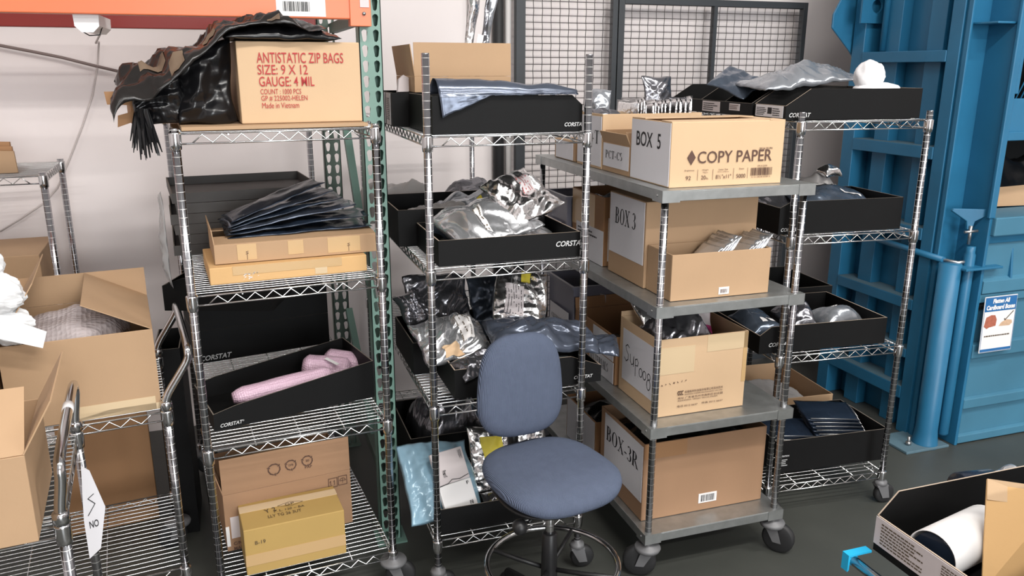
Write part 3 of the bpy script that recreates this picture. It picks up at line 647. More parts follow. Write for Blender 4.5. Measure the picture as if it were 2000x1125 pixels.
# third shelf
k = tray('black bin holding three pink bubble wrapped rolls on the left rack', 'A', (.030, .135, .669), .575, .315, .142, .060, .075, 'L', rz=.14, h0=.078, logo=('F', .018, .010, .013))
letters(k, 'F', lambda b, fn: put_text(b, '®', fn, .092, .0165, .0065, .0065), 'ink_w')
def roll(lab, p, L, r, rot, seed, fold=True, mt='pink'):
    t = thing('bubble_wrap_roll', lab, 'bubble wrap roll', 'A', p, rot, 'pink bubble wrapped rolls in the black bin'); m = MB(); n = 28; vs = []; ns = 18; o = Vector((seed, 0, 0))
    for i in range(ns + 1):
        x = L * i / ns; e = min(1, min(i, ns - i) / 1.6); e = .55 + .45 * e
        for kx in range(n):
            a = 2 * math.pi * kx / n; rrr = r * e * (1 + .10 * noise.noise(Vector((x * 14, math.cos(a) * 1.4, math.sin(a) * 1.4)) + o) + (.06 if kx < 4 else 0)); vs.append((x, rrr * math.cos(a), r + rrr * math.sin(a) * .92))
    m.add(vs, [(i * n + kx, i * n + (kx + 1) % n, (i + 1) * n + (kx + 1) % n, (i + 1) * n + kx) for i in range(ns) for kx in range(n)] + [tuple(range(n))[::-1], tuple(ns * n + kx for kx in range(n))], 0, True)
    m.build('wrap', M[mt], t); return t
roll('long slim pink bubble wrapped roll lying along the front of the black bin', (.105, .235, .703), .36, .036, (0, -.06, .12), 1, mt='pink')
roll('pink bubble wrapped roll with a paper slip, middle one in the black bin', (.365, .405, .712), .18, .050, (0, .16, -.30), 2)
t = roll('short pink bubble wrapped roll at the right end of the black bin', (.455, .455, .704), .17, .050, (0, .16, -.38), 3)
t = thing('paper_slip', 'small white slip stuck on the middle pink bubble wrapped roll', 'label', 'A', (.445, .345, .797), (0, .25, -.9)); MB().box(0, 0, 0, .06, .016, .001).build('slip', M['white'], t)
for i, (z, h, lab, lg) in enumerate(((.669, .14, 'black bin at the back of the third shelf, lower of the two stacked', ('F', .012, .010, .022)), (.8105, .125, 'black bin at the back of the third shelf, upper of the two stacked', None))):
    tray(lab, 'A', (.012, .84, z), .56, .27, h, None, side='L', rz=.10, logo=lg, group='black bins stacked at the back')
tray('black bin jutting out left beside the left rack post at an angle', 'A', (-.085, .74, .94), .42, .27, .13, .10, .08, 'L', rz=-.42)
# bottom shelf
k = carton('cardboard_carton', 'tall brown carton with recycling symbols behind the yellow carton', 'carton', 'A', (.036, .225, .153), .462, .36, .225, 'kraft_br_dim', .04, flaps={'F': (-1, .135), 'L': (14, .12)}, tape=[('F', .0, .02, .012, .10, 'white')])
def rec(b, fn, cx, cy, s):
    for i in range(3):
        a = 90 + i * 120; p = [(cx + s * math.cos(rad(a + t)), cy + s * math.sin(rad(a + t))) for t in (48, 18, -18, -40)]; stroke(b, p, fn, 0, 0, 1, s * .22)
        ex = (cx + s * math.cos(rad(a - 48)), cy + s * math.sin(rad(a - 48))); d = rad(a - 48 - 90); n2 = (math.cos(d), math.sin(d))
        nn = (-n2[1], n2[0]); h = s * .34; b.add([fn(*v, .0004) for v in ((ex[0] + n2[0] * h, ex[1] + n2[1] * h), (ex[0] + nn[0] * h, ex[1] + nn[1] * h), (ex[0] - nn[0] * h, ex[1] - nn[1] * h))], [(0, 1, 2)])
m = MB(); fl = [c for c in k.t.children if c.name.startswith('flap')][0]; fn = lambda a, b, q: (a, -.003 - q, b)
rec(m, fn, .185, .062, .021); m.build('lettering', M['ink_br'], fl)
m = MB(); rec(m, fn, .245, .066, .019); put_text(m, 'DFB', fn, .237, .062, .008, .017, .01); m.build('lettering', M['ink_br'], fl)
m = MB(); rec(m, fn, .305, .070, .019); put_text(m, '20', fn, .299, .066, .009, .013, .01); put_text(m, 'PAP', fn, .295, .040, .010, .026, .01); m.build('lettering', M['ink_br'], fl)
def f(b, fn):
    stroke(b, [(0, 0), (.032, 0), (.032, .036), (0, .036)], fn, .415, .170, 1, .0022, closed=True); stroke(b, arc(.016, .017, .011, .010, 0, 180), fn, .415, .170, 1, .002); stroke(b, [(.005, .017), (.027, .017)], fn, .415, .170, 1, .002); stroke(b, [(.016, .027), (.016, .008)], fn, .415, .170, 1, .0016)
    stroke(b, [(0, 0), (.032, 0), (.032, .036), (0, .036)], fn, .378, .168, 1, .0022, closed=True); stroke(b, [(.008, .008), (.008, .026), (.004, .020)], fn, .378, .168, 1, .002); stroke(b, [(.022, .008), (.022, .026), (.018, .020)], fn, .378, .168, 1, .002)
    put_text(b, 'C/N', fn, .022, .022, .013, .03, .02); put_text(b, 'MADE', fn, .022, .002, .013, .045, .02)
letters(k, 'F', f, 'ink_br')
label(k, 'F', .018, .05, .05, .135, 'lav', 'sticker')
k = carton('cardboard_carton', 'worn yellow carton with pencilled notes at the front of the bottom shelf', 'carton', 'A', (.084, .045, .153), .345, .19, .175, 'kraft_y', .0, closed=True, tape=[('F', .0, .035, .345, .078, 'tape'), ('T', .0, .12, .345, .165, 'tape_lt')])
def f(b, fn):
    stroke(b, [(0, .018), (.045, .034), (.09, .018), (.045, .002)], fn, .13, .10, 1, .0016, closed=True); put_text(b, 'GP', fn, .157, .110, .016, .032, 0)
    put_text(b, 'Y 2', fn, .085, .085, .026, .04, 0, rot=.15); put_text(b, 'P. L. 120 ~ BA', fn, .115, .078, .014, .105, 0); put_text(b, 'LLY TG 26 3UT', fn, .09, .048, .019, .115, 0)
letters(k, 'T', f, 'ink_p'); letters(k, 'F', lambda b, fn: put_text(b, 'B-19', fn, .035, .115, .014, .035, 0), 'ink_p')

# ------------------------------------------------------------------ goods on the middle rack
tray('black bin with a film bag over its front on the middle rack top', 'B', (.026, .035, 1.648), .512, .36, .118, .085, .038, 'R', logo=('F', .446, .016, .013))
k = tray('black bin with a wrinkled grey paper side, behind the film draped bin', 'B', (-.030, .42, 1.648), .50, .34, .118, None, side='R')
label(k, 'L', .02, .004, .20, .116, 'paper', 'side_paper'); label(k, 'L', .225, .004, .31, .116, 'lav', 'side_paper')
letters(k, 'L', lambda b, fn: lines(b, fn, .24, .02, .055, .08, 12, random.Random(8)), 'ink')
k = carton('cardboard_carton', 'open tan carton with a tall front flap behind the film draped bin', 'carton', 'B', (.050, .405, 1.767), .36, .34, .055, 'kraft', 0, flaps={'F': (-2, .115, 0, 'kraft'), 'L': (8, .11)})
t = thing('antistatic_bag', 'dark blue-grey film bag draped over the front of the top bin', 'antistatic bag', 'B', (.055, .045, 1.766), (0, 0, -.01))
m = MB(); vs = []; NX, NA = 60, 26
for i in range(NX + 1):
    u = i / NX; x = .46 * u; r = .029 * (1 - .62 * u ** 1.4) + .004 * noise.noise(Vector((x * 12, 1, 2))); hang = max(0, .070 * (1 - u / .36)) if u < .36 else 0
    hang += .006 * abs(noise.noise(Vector((x * 25, 3, 1))))
    for k_ in range(NA + 1):
        v = k_ / NA; c_ = noise.noise(Vector((x * 16, v * 5, 4))) * .0035 + abs(noise.noise(Vector((x * 34 + v * 7, v * 9, 9)))) * .004
        if v < .62: a = math.pi * (1 - v / .62); p = (r * 1.5 + r * 1.5 * -math.cos(a) * -1, r * (math.sin(a) * 1.75)); y, z = r * 1.5 * (1 + math.cos(math.pi - a)) , p[1]; y = r * 1.5 * (1 - math.cos(a)) if False else r * 1.5 * (1 + math.cos(math.pi * v / .62)); z = r * 1.75 * math.sin(math.pi * v / .62)
        else: y = -.006 - .016 * (v - .62) * hang / .07; z = -hang * (v - .62) / .38
        vs.append((x - (.02 * (1 - v) if u < .02 else 0), y - .016 + c_ * .6, z + .003 + c_))
m.add(vs, [(i * (NA + 1) + k_, (i + 1) * (NA + 1) + k_, (i + 1) * (NA + 1) + k_ + 1, i * (NA + 1) + k_ + 1) for i in range(NX) for k_ in range(NA)], 0, True); o = m.build('film', M['film'], t); sd = o.modifiers.new('thick', 'SOLIDIFY'); sd.thickness = .0012
sl = 'silver film strips standing in the tan carton'
for i, (x, y, L, wd, ry, mt, lab) in enumerate(((.285, .62, .33, .045, 10, 'foil', 'broad bright silver film strip standing in the tan carton'), (.325, .60, .32, .020, 12, 'foil_dk', 'narrow dark film strip between the two silver strips'), (.355, .63, .33, .036, 11, 'shield_lt', 'blue-grey film strip, rightmost standing in the tan carton'))):
    bag('film_strip', lab, 'film strip', 'B', (x, y, 1.79), wd, L, .012, 50 + i, mt, (rad(88), 0, 0), .012, group=sl, nu=10, nv=40, bend=lambda X, Y, Z, L=L, ry=ry: (X + (Y + L / 2) * math.tan(rad(ry)), Y + L / 2, Z))
t = thing('packing_slip', 'white slip with a barcode tied to the silver strips', 'label', 'B', (.335, .585, 1.90), (0, rad(11), 0)); MB().box(-.012, 0, 0, .012, .002, .075).build('slip', M['white'], t); m = MB(); barcode(m, lambda a, b, q: (-.014 - b, -.001 - q, a), -.02, .004, .04, .012, 16, random.Random(2)); m.build('lettering', M['ink_br'], t)
bag('antistatic_bag', 'small grey pouch peeking over the tan carton, left of the silver strips', 'antistatic bag', 'B', (.185, .66, 1.80), .10, .13, .02, 61, 'shield_lt', (rad(80), 0, .1), .012, bend=None, nu=16, nv=16)
board('folded_paper', 'crumpled pinkish paper between the tan carton and its flap', 'paper', 'B', (.0, .46, 1.768), [(0, 0), (.045, 0), (.05, .05), (.03, .06), (.01, .045)], .012, 'lav', (rad(-10), 0, .3))
# second shelf
tray('black bin with silver bags at the front of the second shelf', 'B', (.036, .035, 1.216), .505, .34, .088, None, side='R', logo=('F', .412, .040, .019), edge='tray_edge_lt')
tray('black bin behind the silver bag bin, its left end showing', 'B', (-.030, .385, 1.216), .52, .40, .135, None, side='R', edge='tray_edge_lt')
F2 = (.046, .045, .530, .365); F2b = (-.020, .40, .48, .775)
bag('antistatic_bag', 'blue-grey antistatic bag spread under the silver bags', 'antistatic bag', 'B', (.33, .20, 1.222), .42, .28, .05, 73, 'clear_foil', (rad(3), rad(-2), -.05), .018, fit=F2)
bag('antistatic_bag', 'dark crumpled antistatic bag at the left of the front bin', 'antistatic bag', 'B', (.12, .26, 1.245), .18, .18, .06, 74, 'shield', (rad(10), rad(6), .4), .02, fit=F2)
bag('silver_bag', 'large clear and silver bag with a white slip on the second shelf bin', 'silver bag', 'B', (.22, .17, 1.262), .34, .24, .05, 71, 'clear_foil', (rad(20), rad(-9), .2), .024, [(.40, .12, .49, .66, 'white', 'ink_p')], fit=(.05, .05, .53, .42))
bag('silver_bag', 'bright crumpled silver foil bag with red caution print', 'silver bag', 'B', (.41, .22, 1.325), .22, .23, .05, 72, 'foil', (rad(34), rad(-14), .35), .026, [(.52, .42, .74, .80, 'lav', 'ink_red')], fit=(.24, .05, .545, .42))
bag('antistatic_bag', 'grey-brown antistatic bag lying on the second bin behind the post', 'antistatic bag', 'B', (.16, .52, 1.268), .28, .24, .08, 75, 'greybag', (rad(6), 0, -.1), .024, fit=F2b)
bag('antistatic_bag', 'flat grey antistatic bag in front of the black bag at the back', 'antistatic bag', 'B', (.33, .60, 1.275), .28, .24, .08, 78, 'shield_lt', (rad(8), 0, .05), .022, fit=F2b)
bag('antistatic_bag', 'large pale grey plastic bag at the back left of the second shelf', 'plastic bag', 'B', (.06, .95, 1.216), .36, .36, .19, 76, 'palebag', (0, 0, .1), .026, [(.30, .5, .55, .62, 'white')], fit=(-.10, .80, .24, 1.2))
bag('antistatic_bag', 'black antistatic bag with a yellow mark at the back of the second shelf', 'antistatic bag', 'B', (.38, .98, 1.216), .26, .26, .17, 77, 'foil_dk', (0, 0, -.2), .024, [(.2, .3, .32, .45, 'yellow')], fit=(.25, .80, .54, 1.2))
bag('antistatic_bag', 'pointed grey antistatic bag leaning up behind the foil bag', 'antistatic bag', 'B', (.43, .46, 1.26), .24, .22, .02, 79, 'shield_lt', (rad(26), rad(-16), .1), .014, [(.12, .6, .22, .75, 'yellow')], fit=(.26, .42, .56, .72))
# third shelf
tray('black bin heaped with antistatic bags behind the chair back, left end at the post', 'B', (.082, .035, .738), .555, .26, .108, .062, .12, 'R', logo=('F', .445, .020, .013), edge='tray_edge_lt')
tray('black bin behind the heaped bin on the third shelf', 'B', (-.005, .31, .738), .53, .36, .125, None, side='R')
bag('antistatic_bag', 'black shielding bag at the back left of the third shelf', 'antistatic bag', 'B', (.05, .50, .755), .34, .40, .06, 88, 'foil_dk', (rad(64), rad(5), .25), .034, fit=(.003, .322, .28, .66))
bag('antistatic_bag', 'dark blue bag at the back of the third shelf under the rail', 'antistatic bag', 'B', (.38, .52, .755), .30, .38, .06, 89, 'shield', (rad(62), rad(-4), -.15), .034, fit=(.28, .322, .52, .66))
bag('antistatic_bag', 'black crinkled bag hanging out of the rear bin, left of the rack post', 'antistatic bag', 'B', (-.08, .44, .90), .22, .26, .08, 90, 'foil_dk', (rad(50), rad(-10), .3), .034, fit=(-.05, .33, .10, .60))
bag('antistatic_bag', 'dark shielding bag with a tan board inside, heaped at the left', 'antistatic bag', 'B', (.12, .20, .83), .34, .27, .05, 81, 'clear_foil', (rad(30), rad(-5), .2), .030, [(.25, .06, .58, .28, 'kraft_lt'), (.62, .3, .78, .8, 'white', 'ink_p')], fit=(-.07, .12, .28, .345))
bag('silver_bag', 'crumpled silver foil bag with a large white label and yellow tag', 'silver bag', 'B', (.40, .27, .87), .20, .26, .03, 82, 'foil', (rad(58), rad(8), -.25), .018, [(.22, .35, .60, .80, 'lav', 'ink'), (.55, .86, .72, .99, 'yellow')], fit=(.26, .17, .54, .36))
bag('antistatic_bag', 'long blue-grey bag lying across the heap behind the chair back', 'antistatic bag', 'B', (.44, .12, .845), .44, .20, .08, 84, 'film', (rad(14), rad(7), -.06), .022, fit=(.20, .03, .70, .24))
bag('antistatic_bag', 'dark bag spilling over the front of the heaped bin beside the post', 'antistatic bag', 'B', (.17, .10, .80), .24, .16, .05, 85, 'foil_dk', (rad(30), rad(-14), .25), .026, fit=(.03, .02, .34, .135))
bag('antistatic_bag', 'folded blue antistatic bag jutting right past the rack post', 'antistatic bag', 'B', (.63, .10, .83), .18, .16, .04, 86, 'film', (rad(12), rad(8), -.3), .018, fit=(.555, .02, .75, .22))
bag('antistatic_bag', 'teal film pouch under the jutting blue bag', 'antistatic bag', 'B', (.53, .13, .76), .16, .12, .05, 87, 'teal', (0, 0, 0), .008, nu=14, nv=14, fit=(.40, .05, .62, .28))
# bottom shelf
tray('black bin on the bottom shelf with the blue bag and yellow labelled pouch', 'B', (.022, .035, .223), .52, .36, .095, None, side='R')
tray('black bin at the back of the bottom shelf in shade', 'B', (-.005, .42, .223), .53, .40, .20, None, side='R')
bag('silver_bag', 'silver foil pouch with a bright yellow label behind the chair', 'silver bag', 'B', (.29, .27, .24), .19, .27, .02, 91, 'foil', (rad(64), rad(0), -.06), .012, [(.32, .22, .74, .86, 'yellow'), (.74, .42, .97, .70, 'lav', 'ink')], fit=(.17, .18, .40, .385))
bag('silver_bag', 'plain silver foil pouch standing right of the yellow labelled one', 'silver bag', 'B', (.46, .28, .24), .13, .26, .015, 92, 'foil', (rad(66), 0, -.1), .012, fit=(.39, .18, .53, .385))
t = bag('blue_plastic_bag', 'pale blue plastic bag holding a pink and white printed packet', 'plastic bag', 'B', (.06, .19, .245), .28, .30, .04, 93, 'blue_poly', (rad(44), rad(4), .12), .022, fit=(-.09, .055, .20, .36))
t = thing('paper_packet', 'pink and white printed packet on the pale blue bag', 'packet', 'B', (.045, .036, .290), (rad(-32), 0, .28))
MB().box(0, 0, .0, .135, .018, .105).build('lower_half', M['white'], t, bevel=.003); o = MB().box(.001, .001, .106, .135, .018, .225).build('upper_half', M['lav'], t, bevel=.003)
m = MB(); fn = lambda a, b, q: (a, -.001 - q, b); put_text(m, 'H9C', fn, .03, .13, .028, .014, .01, rot=0); put_text(m, 'F', fn, .112, .085, .012, .01, .01); put_text(m, 'VVI', fn, .112, .18, .035, .013, .01); put_text(m, 'F8', fn, .105, .012, .014, .014, .01)
stroke(m, [(0, .103), (.04, .107), (.06, .118), (.09, .112), (.13, .12)], fn, 0, 0, 1, .002); m.build('lettering', M['ink'], t)
bag('antistatic_bag', 'flat silver bag with a yellow patch lying in the bottom bin', 'antistatic bag', 'B', (.30, .12, .232), .22, .18, .03, 94, 'foil_dk', (rad(10), 0, 0), .016, [(.1, .1, .4, .3, 'yellow')], fit=(.20, .045, .52, .20))
bag('antistatic_bag', 'dark bag on the shaded bin at the back of the bottom shelf', 'antistatic bag', 'B', (.14, .56, .30), .30, .30, .22, 95, 'foil_dk', (0, 0, .3), .034, fit=(.01, .44, .50, .80))

# ------------------------------------------------------------------ the chair
t = thing('office_chair', 'blue-grey upholstered drafting chair with a chrome foot ring', 'chair', 'W', (.868, 2.175, 0), (0, 0, rad(10)))
def cushion(pts, th, fn, dome=.02, n=18):
    """rounded pad over an outline, thickness th along the third axis"""
    m = MB(); N_ = len(pts); rings = [(.0, -th / 2, 0), (.80, -th / 2, 0), (.93, -th * .40, 0), (.985, -th * .2, 0), (1, 0, 0), (.985, th * .22, 0), (.93, th * .40, 0), (.78, th / 2, .35), (.5, th / 2, .75), (.25, th / 2, .94), (0.0, th / 2, 1)]
    vs = []
    for s, z, dm in rings:
        for a, b in pts: vs.append(fn(a * s, b * s, z + dome * dm))
    m.add(vs, [(i * N_ + k2, i * N_ + (k2 + 1) % N_, (i + 1) * N_ + (k2 + 1) % N_, (i + 1) * N_ + k2) for i in range(len(rings) - 1) for k2 in range(N_)], 0, True); return m
def outline(w, h, e=2.7, top=1.0, bot=1.0, n=64):
    out = []
    for i in range(n):
        a = 2 * math.pi * i / n; c, s = math.cos(a), math.sin(a)
        x = math.copysign(abs(c) ** (2 / e), c) * w / 2; y = math.copysign(abs(s) ** (2 / e), s) * h / 2; q2 = (y / h + .5); out.append((x * (bot + (top - bot) * q2), y))
    return out
se = cushion(outline(.43, .415, 2.9, .90, 1.0), .062, lambda a, b, z: (a, b, z - .030 * max(0, (-b - .10) / .12) ** 2), .012)
so = se.build('seat', M['chairblue'], t, (.008, 0.02, .592), (rad(1), 0, 0))
sh = cushion(outline(.37, .36, 2.6, .93, 1.0), .02, lambda a, b, z: (a, b, z), 0); sh.build('seat_pan', M['blackplastic'], t, (0, .01, .545), (0, 0, 0))
bk = cushion(outline(.335, .350, 3.0, .86, 1.03), .055, lambda a, b, z: (a, -z + .35 * a * a, b), .010)
bk.build('backrest', M['chairblue'], t, (0.008, .205, .832), (rad(-7), rad(3), 0))
m = MB(); m.tube([(0, .06, .532), (0, .22, .535), (0, .25, .57), (0, .255, .70), (0, .245, .84)], [.016, .016, .018, .022, .022], 10); m.build('back_support', M['blackplastic'], t)
m = MB(); m.tube([(0, 0, .30), (0, 0, .535)], .0145, 16); m.build('gas_lift', M['chrome'], t)
m = MB(); m.lathe([(.030, .10), (.030, .12), (.026, .30), (.024, .385), (.020, .39)], 20); m.build('lift_cover', M['blackplastic'], t)
m = MB(); m.lathe([(.0, .512), (.05, .512), (.06, .535), (.0, .538)], 16); m.build('mechanism', M['blackplastic'], t)
m = MB(); m.tube([(-.03, -.02, .512), (-.10, -.07, .512), (-.13, -.085, .508)], [.005, .005, .005], 8); o = m.build('lever', M['blackplastic'], t)
m = MB(); m.lathe([(.004, -.03), (.018, -.028), (.024, -.01), (.022, .012), (.010, .022)], 14); m.build('knob', M['blackplastic'], o, (-.165, -.095, .508), (rad(60), rad(-60), 0))
m = MB(); m.tube([(.215 * math.cos(a), .215 * math.sin(a) - .02, .285) for a in [2 * math.pi * i / 48 for i in range(48)]], .0105, 12, closed=True); ring = m.build('foot_ring', M['chrome'], t)
for i in range(4):
    a = rad(40 + 90 * i); m = MB(); m.tube([(.022 * math.cos(a), .022 * math.sin(a), .255), (.12 * math.cos(a), .12 * math.sin(a) - .01, .268), (.21 * math.cos(a), .21 * math.sin(a) - .02, .285)], .008, 8); m.build('spoke', M['blackplastic'], ring)
m = MB(); m.lathe([(.03, .07), (.045, .09), (.045, .13), (.032, .145)], 18); m.build('hub', M['blackplastic'], t)
for i in range(5):
    a = rad(20 + 72 * i); c, s = math.cos(a), math.sin(a)
    m = MB(); m.tube([(.03 * c, .03 * s, .115), (.16 * c, .16 * s, .105), (.27 * c, .27 * s, .082)], [.026, .022, .016], 10); o = m.build('base_arm', M['blackplastic'], t)
    for sd in (-1, 1):
        wm = MB(); wm.lathe([(.004, -.009), (.024, -.009), (.029, -.004), (.029, .004), (.024, .009), (.004, .009)], 20, axis='y'); wm.build('caster_wheel', M['rubber'], o, (.275 * c - sd * .015 * s, .275 * s + sd * .015 * c, .029), (0, 0, a + .0))
    hm = MB(); hm.tube([(.275 * c, .275 * s, .03), (.275 * c, .275 * s, .085)], [.012, .010], 10); hm.lathe([(.026, .045), (.03, .055), (.022, .068), (.005, .072)], 16, c=(.275 * c, .275 * s, 0)); hm.build('caster_hood', M['blackplastic'], o)

# ------------------------------------------------------------------ goods on the grey shelf cart
def side_sign(k, s0, z0, s1, z1, txt, tx, tz, th, tw, mt='paper', ser=True):
    lb = label(k, 'L', s0, z0, s1, z1, mt)
    letters(k, 'L', (lambda b, fn: serif(b, txt, fn, tx, tz, th, tw)) if ser else (lambda b, fn: put_text(b, txt, fn, tx, tz, th, tw, .012)), 'ink', lb); return lb
k = carton('copy_paper_carton', 'tan copy paper carton with a BOX 5 sheet on its end, on the cart top', 'carton', 'D', (.050, .050, 1.463), .440, .292, .216, 'kraft_lt', -.0, flaps={'F': (-89, .07), 'B': (-89, .10), 'R': (-89, .06)})
side_sign(k, .004, .004, .288, .213, 'BOX  5', .045, .122, .052, .180, ser=False)
def f(b, fn):
    put_text(b, 'COPY PAPER', fn, .102, .079, .040, .292, .004); stroke(b, [], fn, 0, 0, 1, 1)
    b.add([fn(*v, .0004) for v in ((.062, .099), (.078, .124), (.094, .099), (.078, .074))], [(0, 1, 2, 3)])
    put_text(b, 'SKU# 331791', fn, .342, .118, .008, .052, .01); 
    for s, x, h, wd in (('92', .060, .014, .020), ('20', .119, .014, .018), ('lb.', .139, .007, .010), ('8½"x11"', .176, .0145, .060), ('5000', .257, .014, .036)): put_text(b, s, fn, x, .024, h, wd, .0)
    for x in (.105, .164, .245, .301): stroke(b, [(0, 0), (0, .036)], fn, x, .022, 1, .0012)
    for s, x, wd in (('Brightness', .055, .036), ('Weight', .122, .024), ('Letter Size', .186, .036), ('Sheets', .266, .020)): put_text(b, s, fn, x, .053, .006, wd, 0)
    put_text(b, '(216 x 279mm)', fn, .182, .045, .005, .044, 0); put_text(b, '75g/m', fn, .124, .045, .005, .02, 0); put_text(b, 'FPL012378', fn, .340, .060, .0055, .038, 0)
    barcode(b, fn, .314, .030, .086, .027, 34, random.Random(11)); put_text(b, '0 12 34540 6789 0', fn, .318, .0225, .005, .075, 0)
letters(k, 'F', f, 'ink_br')
k = carton('cardboard_carton', 'small carton with a PCT-CS sheet and open flaps behind the copy paper carton', 'carton', 'D', (.050, .350, 1.463), .34, .235, .112, 'kraft', 0, flaps={'L': (24, .045), 'F': (-40, .06), 'B': (-25, .05)})
side_sign(k, .006, .020, .229, .108, 'PCT-CS', .030, .052, .030, .150)
k = carton('cardboard_carton', 'tall open carton with a -T sheet holding upright silver pouches', 'carton', 'D', (.048, .592, 1.463), .44, .25, .215, 'kraft_lt', 0)
side_sign(k, .006, .010, .244, .205, '-T', .150, .098, .052, .080)
k = carton('cardboard_carton', 'low tan carton with a blank sheet at the far end of the cart top', 'carton', 'D', (.050, .870, 1.463), .34, .24, .085, 'kraft', 0, closed=True); label(k, 'L', .02, .004, .22, .08, 'paper')
# upright pouches
def pouch(lab, fr, p, w, h, mt, rot, seed, grp, th=.006):
    return bag('silver_pouch', lab, 'pouch', fr, p, w, h, th, seed, mt, rot, .003, group=grp, nu=14, nv=16, bend=lambda x, y, z, h=h: (x, y + h / 2, z), wav=.006)
gp = 'silver pouches filed upright in the tall carton'
base = pouch('silver pouch filed on edge in the row inside the tall carton', 'D', (.215, .72, 1.50), .20, .225, 'foil', (rad(90), 0, rad(90)), 1, gp)
for i in range(1, 17):
    o = dup(base); o.location = at('D', .215 + .0155 * i, .72 + R_.uniform(-.012, .012), 1.497 + R_.uniform(-.01, .014)); o.rotation_euler = (rad(90), R_.uniform(-.02, .05), rad(90) + FR['D'][2] + R_.uniform(-.04, .04))
bag('silver_pouch', 'crumpled silver pouch standing tallest behind the filed pouches', 'pouch', 'D', (.40, .80, 1.66), .15, .20, .02, 101, 'foil_dk', (rad(80), 0, .2), .012, bend=lambda x, y, z: (x, y + .06, z))
bag('silver_pouch', 'loose silver bag at the left end of the filed pouches', 'pouch', 'D', (.120, .69, 1.64), .14, .13, .04, 102, 'foil_dk', (rad(40), rad(10), .3), .02)
bag('silver_pouch', 'grey crumpled bag peaked over the left edge of the tall carton', 'pouch', 'D', (.095, .77, 1.645), .11, .15, .03, 103, 'shield_lt', (rad(60), 0, -.6), .018, bend=lambda x, y, z: (x, y + .06, z))
# second level
k = carton('cardboard_carton', 'large carton with a BOX 3 sheet on its end', 'carton', 'D', (.068, .235, 1.064), .470, .310, .322, 'kraft', 0, closed=True)
side_sign(k, .010, .085, .300, .318, 'BOX 3', .060, .205, .062, .178)
k = carton('cardboard_carton', 'low open carton of silver pouches in front of the BOX 3 carton', 'carton', 'D', (.078, .050, 1.064), .400, .180, .166, 'kraft', 0)
label(k, 'F', .192, .010, .234, .036, 'white', 'sticker'); letters(k, 'F', lambda b, fn: (barcode(b, fn, .199, .015, .028, .014, 9, random.Random(5)), None), 'ink_br')
label(k, 'L', .095, .112, .125, .142, 'white', 'sticker'); letters(k, 'L', lambda b, fn: lines(b, fn, .103, .118, .018, .010, 2, random.Random(4)), 'ink')
gp = 'slanted silver pouches in the low open carton'
base = pouch('silver pouch leaning right in the low open carton', 'D', (.245, .145, 1.135), .13, .165, 'clear_foil', (rad(90), rad(40), rad(90)), 2, gp)
base.rotation_euler = (rad(58), 0, rad(88)); 
n_ = 0
for x0, n in ((.175, 9), (.305, 9)):
    for i in range(n):
        o = base if n_ == 0 else dup(base); n_ += 1
        o.location = at('D', x0 + .0125 * i, .145 + R_.uniform(-.01, .01), 1.115 + .002 * i + R_.uniform(0, .008)); o.rotation_euler = (rad(44 + 1.6 * i), 0, rad(-90) + FR['D'][2] + R_.uniform(-.03, .03))
k = carton('cardboard_carton', 'open brown carton with shipping stickers behind the BOX 3 carton', 'carton', 'D', (.070, .600, 1.064), .36, .33, .285, 'kraft_dk', 0, tape=[('L', .0, .13, .24, .28, 'tape')])
label(k, 'L', .05, .0, .33, .145, 'paper'); label(k, 'F', .02, .02, .06, .20, 'white', 'sticker'); letters(k, 'F', lambda b, fn: lines(b, fn, .024, .03, .03, .16, 16, random.Random(6)), 'ink_br'); letters(k, 'L', lambda b, fn: (lines(b, fn, .07, .10, .2, .03, 2, random.Random(9)), lines(b, fn, .07, .02, .1, .06, 4, random.Random(7))), 'ink')
bag('antistatic_bag', 'dark crumpled bag sticking out of the open brown carton', 'antistatic bag', 'D', (.20, .76, 1.25), .26, .22, .08, 104, 'foil_dk', (rad(6), 0, 0), .024, fit=(.08, .61, .42, .92))
t = thing('plastic_bin', 'grey plastic bin of dark parts beside the open brown carton on the second level', 'bin', 'D', (.050, .945, 1.064))
def bin_(t, w, d, h, mt, rim=.012):
    m = MB(); s = .93
    for x0, y0, x1, y1 in ((0, 0, w, .003), (0, d - .003, w, d), (0, .003, .003, d - .003), (w - .003, .003, w, d - .003)): m.box(x0, y0, 0, x1, y1, h)
    m.box(.003, .003, 0, w - .003, d - .003, .003); m.build('body', M[mt], t)
    r = MB()
    for x0, y0, x1, y1 in ((-rim, -rim, w + rim, 0), (-rim, d, w + rim, d + rim), (-rim, 0, 0, d), (w, 0, w + rim, d)): r.box(x0, y0, h - .012, x1, y1, h)
    r.build('rim', M[mt], t)
bin_(t, .34, .24, .24, 'bin'); o = MB().box(-.0125, .04, .03, -.0118, .20, .12).build('paper_label', M['paper'], t); 
m = MB(); serif(m, 'MIL', lambda a, b, q: (-.0132 - q, .18 - a, b), .07, .07, .024, .06); m.build('lettering', M['ink'], o)
bag('antistatic_bag', 'dark wrapped part standing in the grey plastic bin', 'antistatic bag', 'D', (.20, 1.06, 1.16), .28, .18, .12, 105, 'foil_dk', (0, 0, .2), .03, fit=(.06, .955, .385, 1.18))
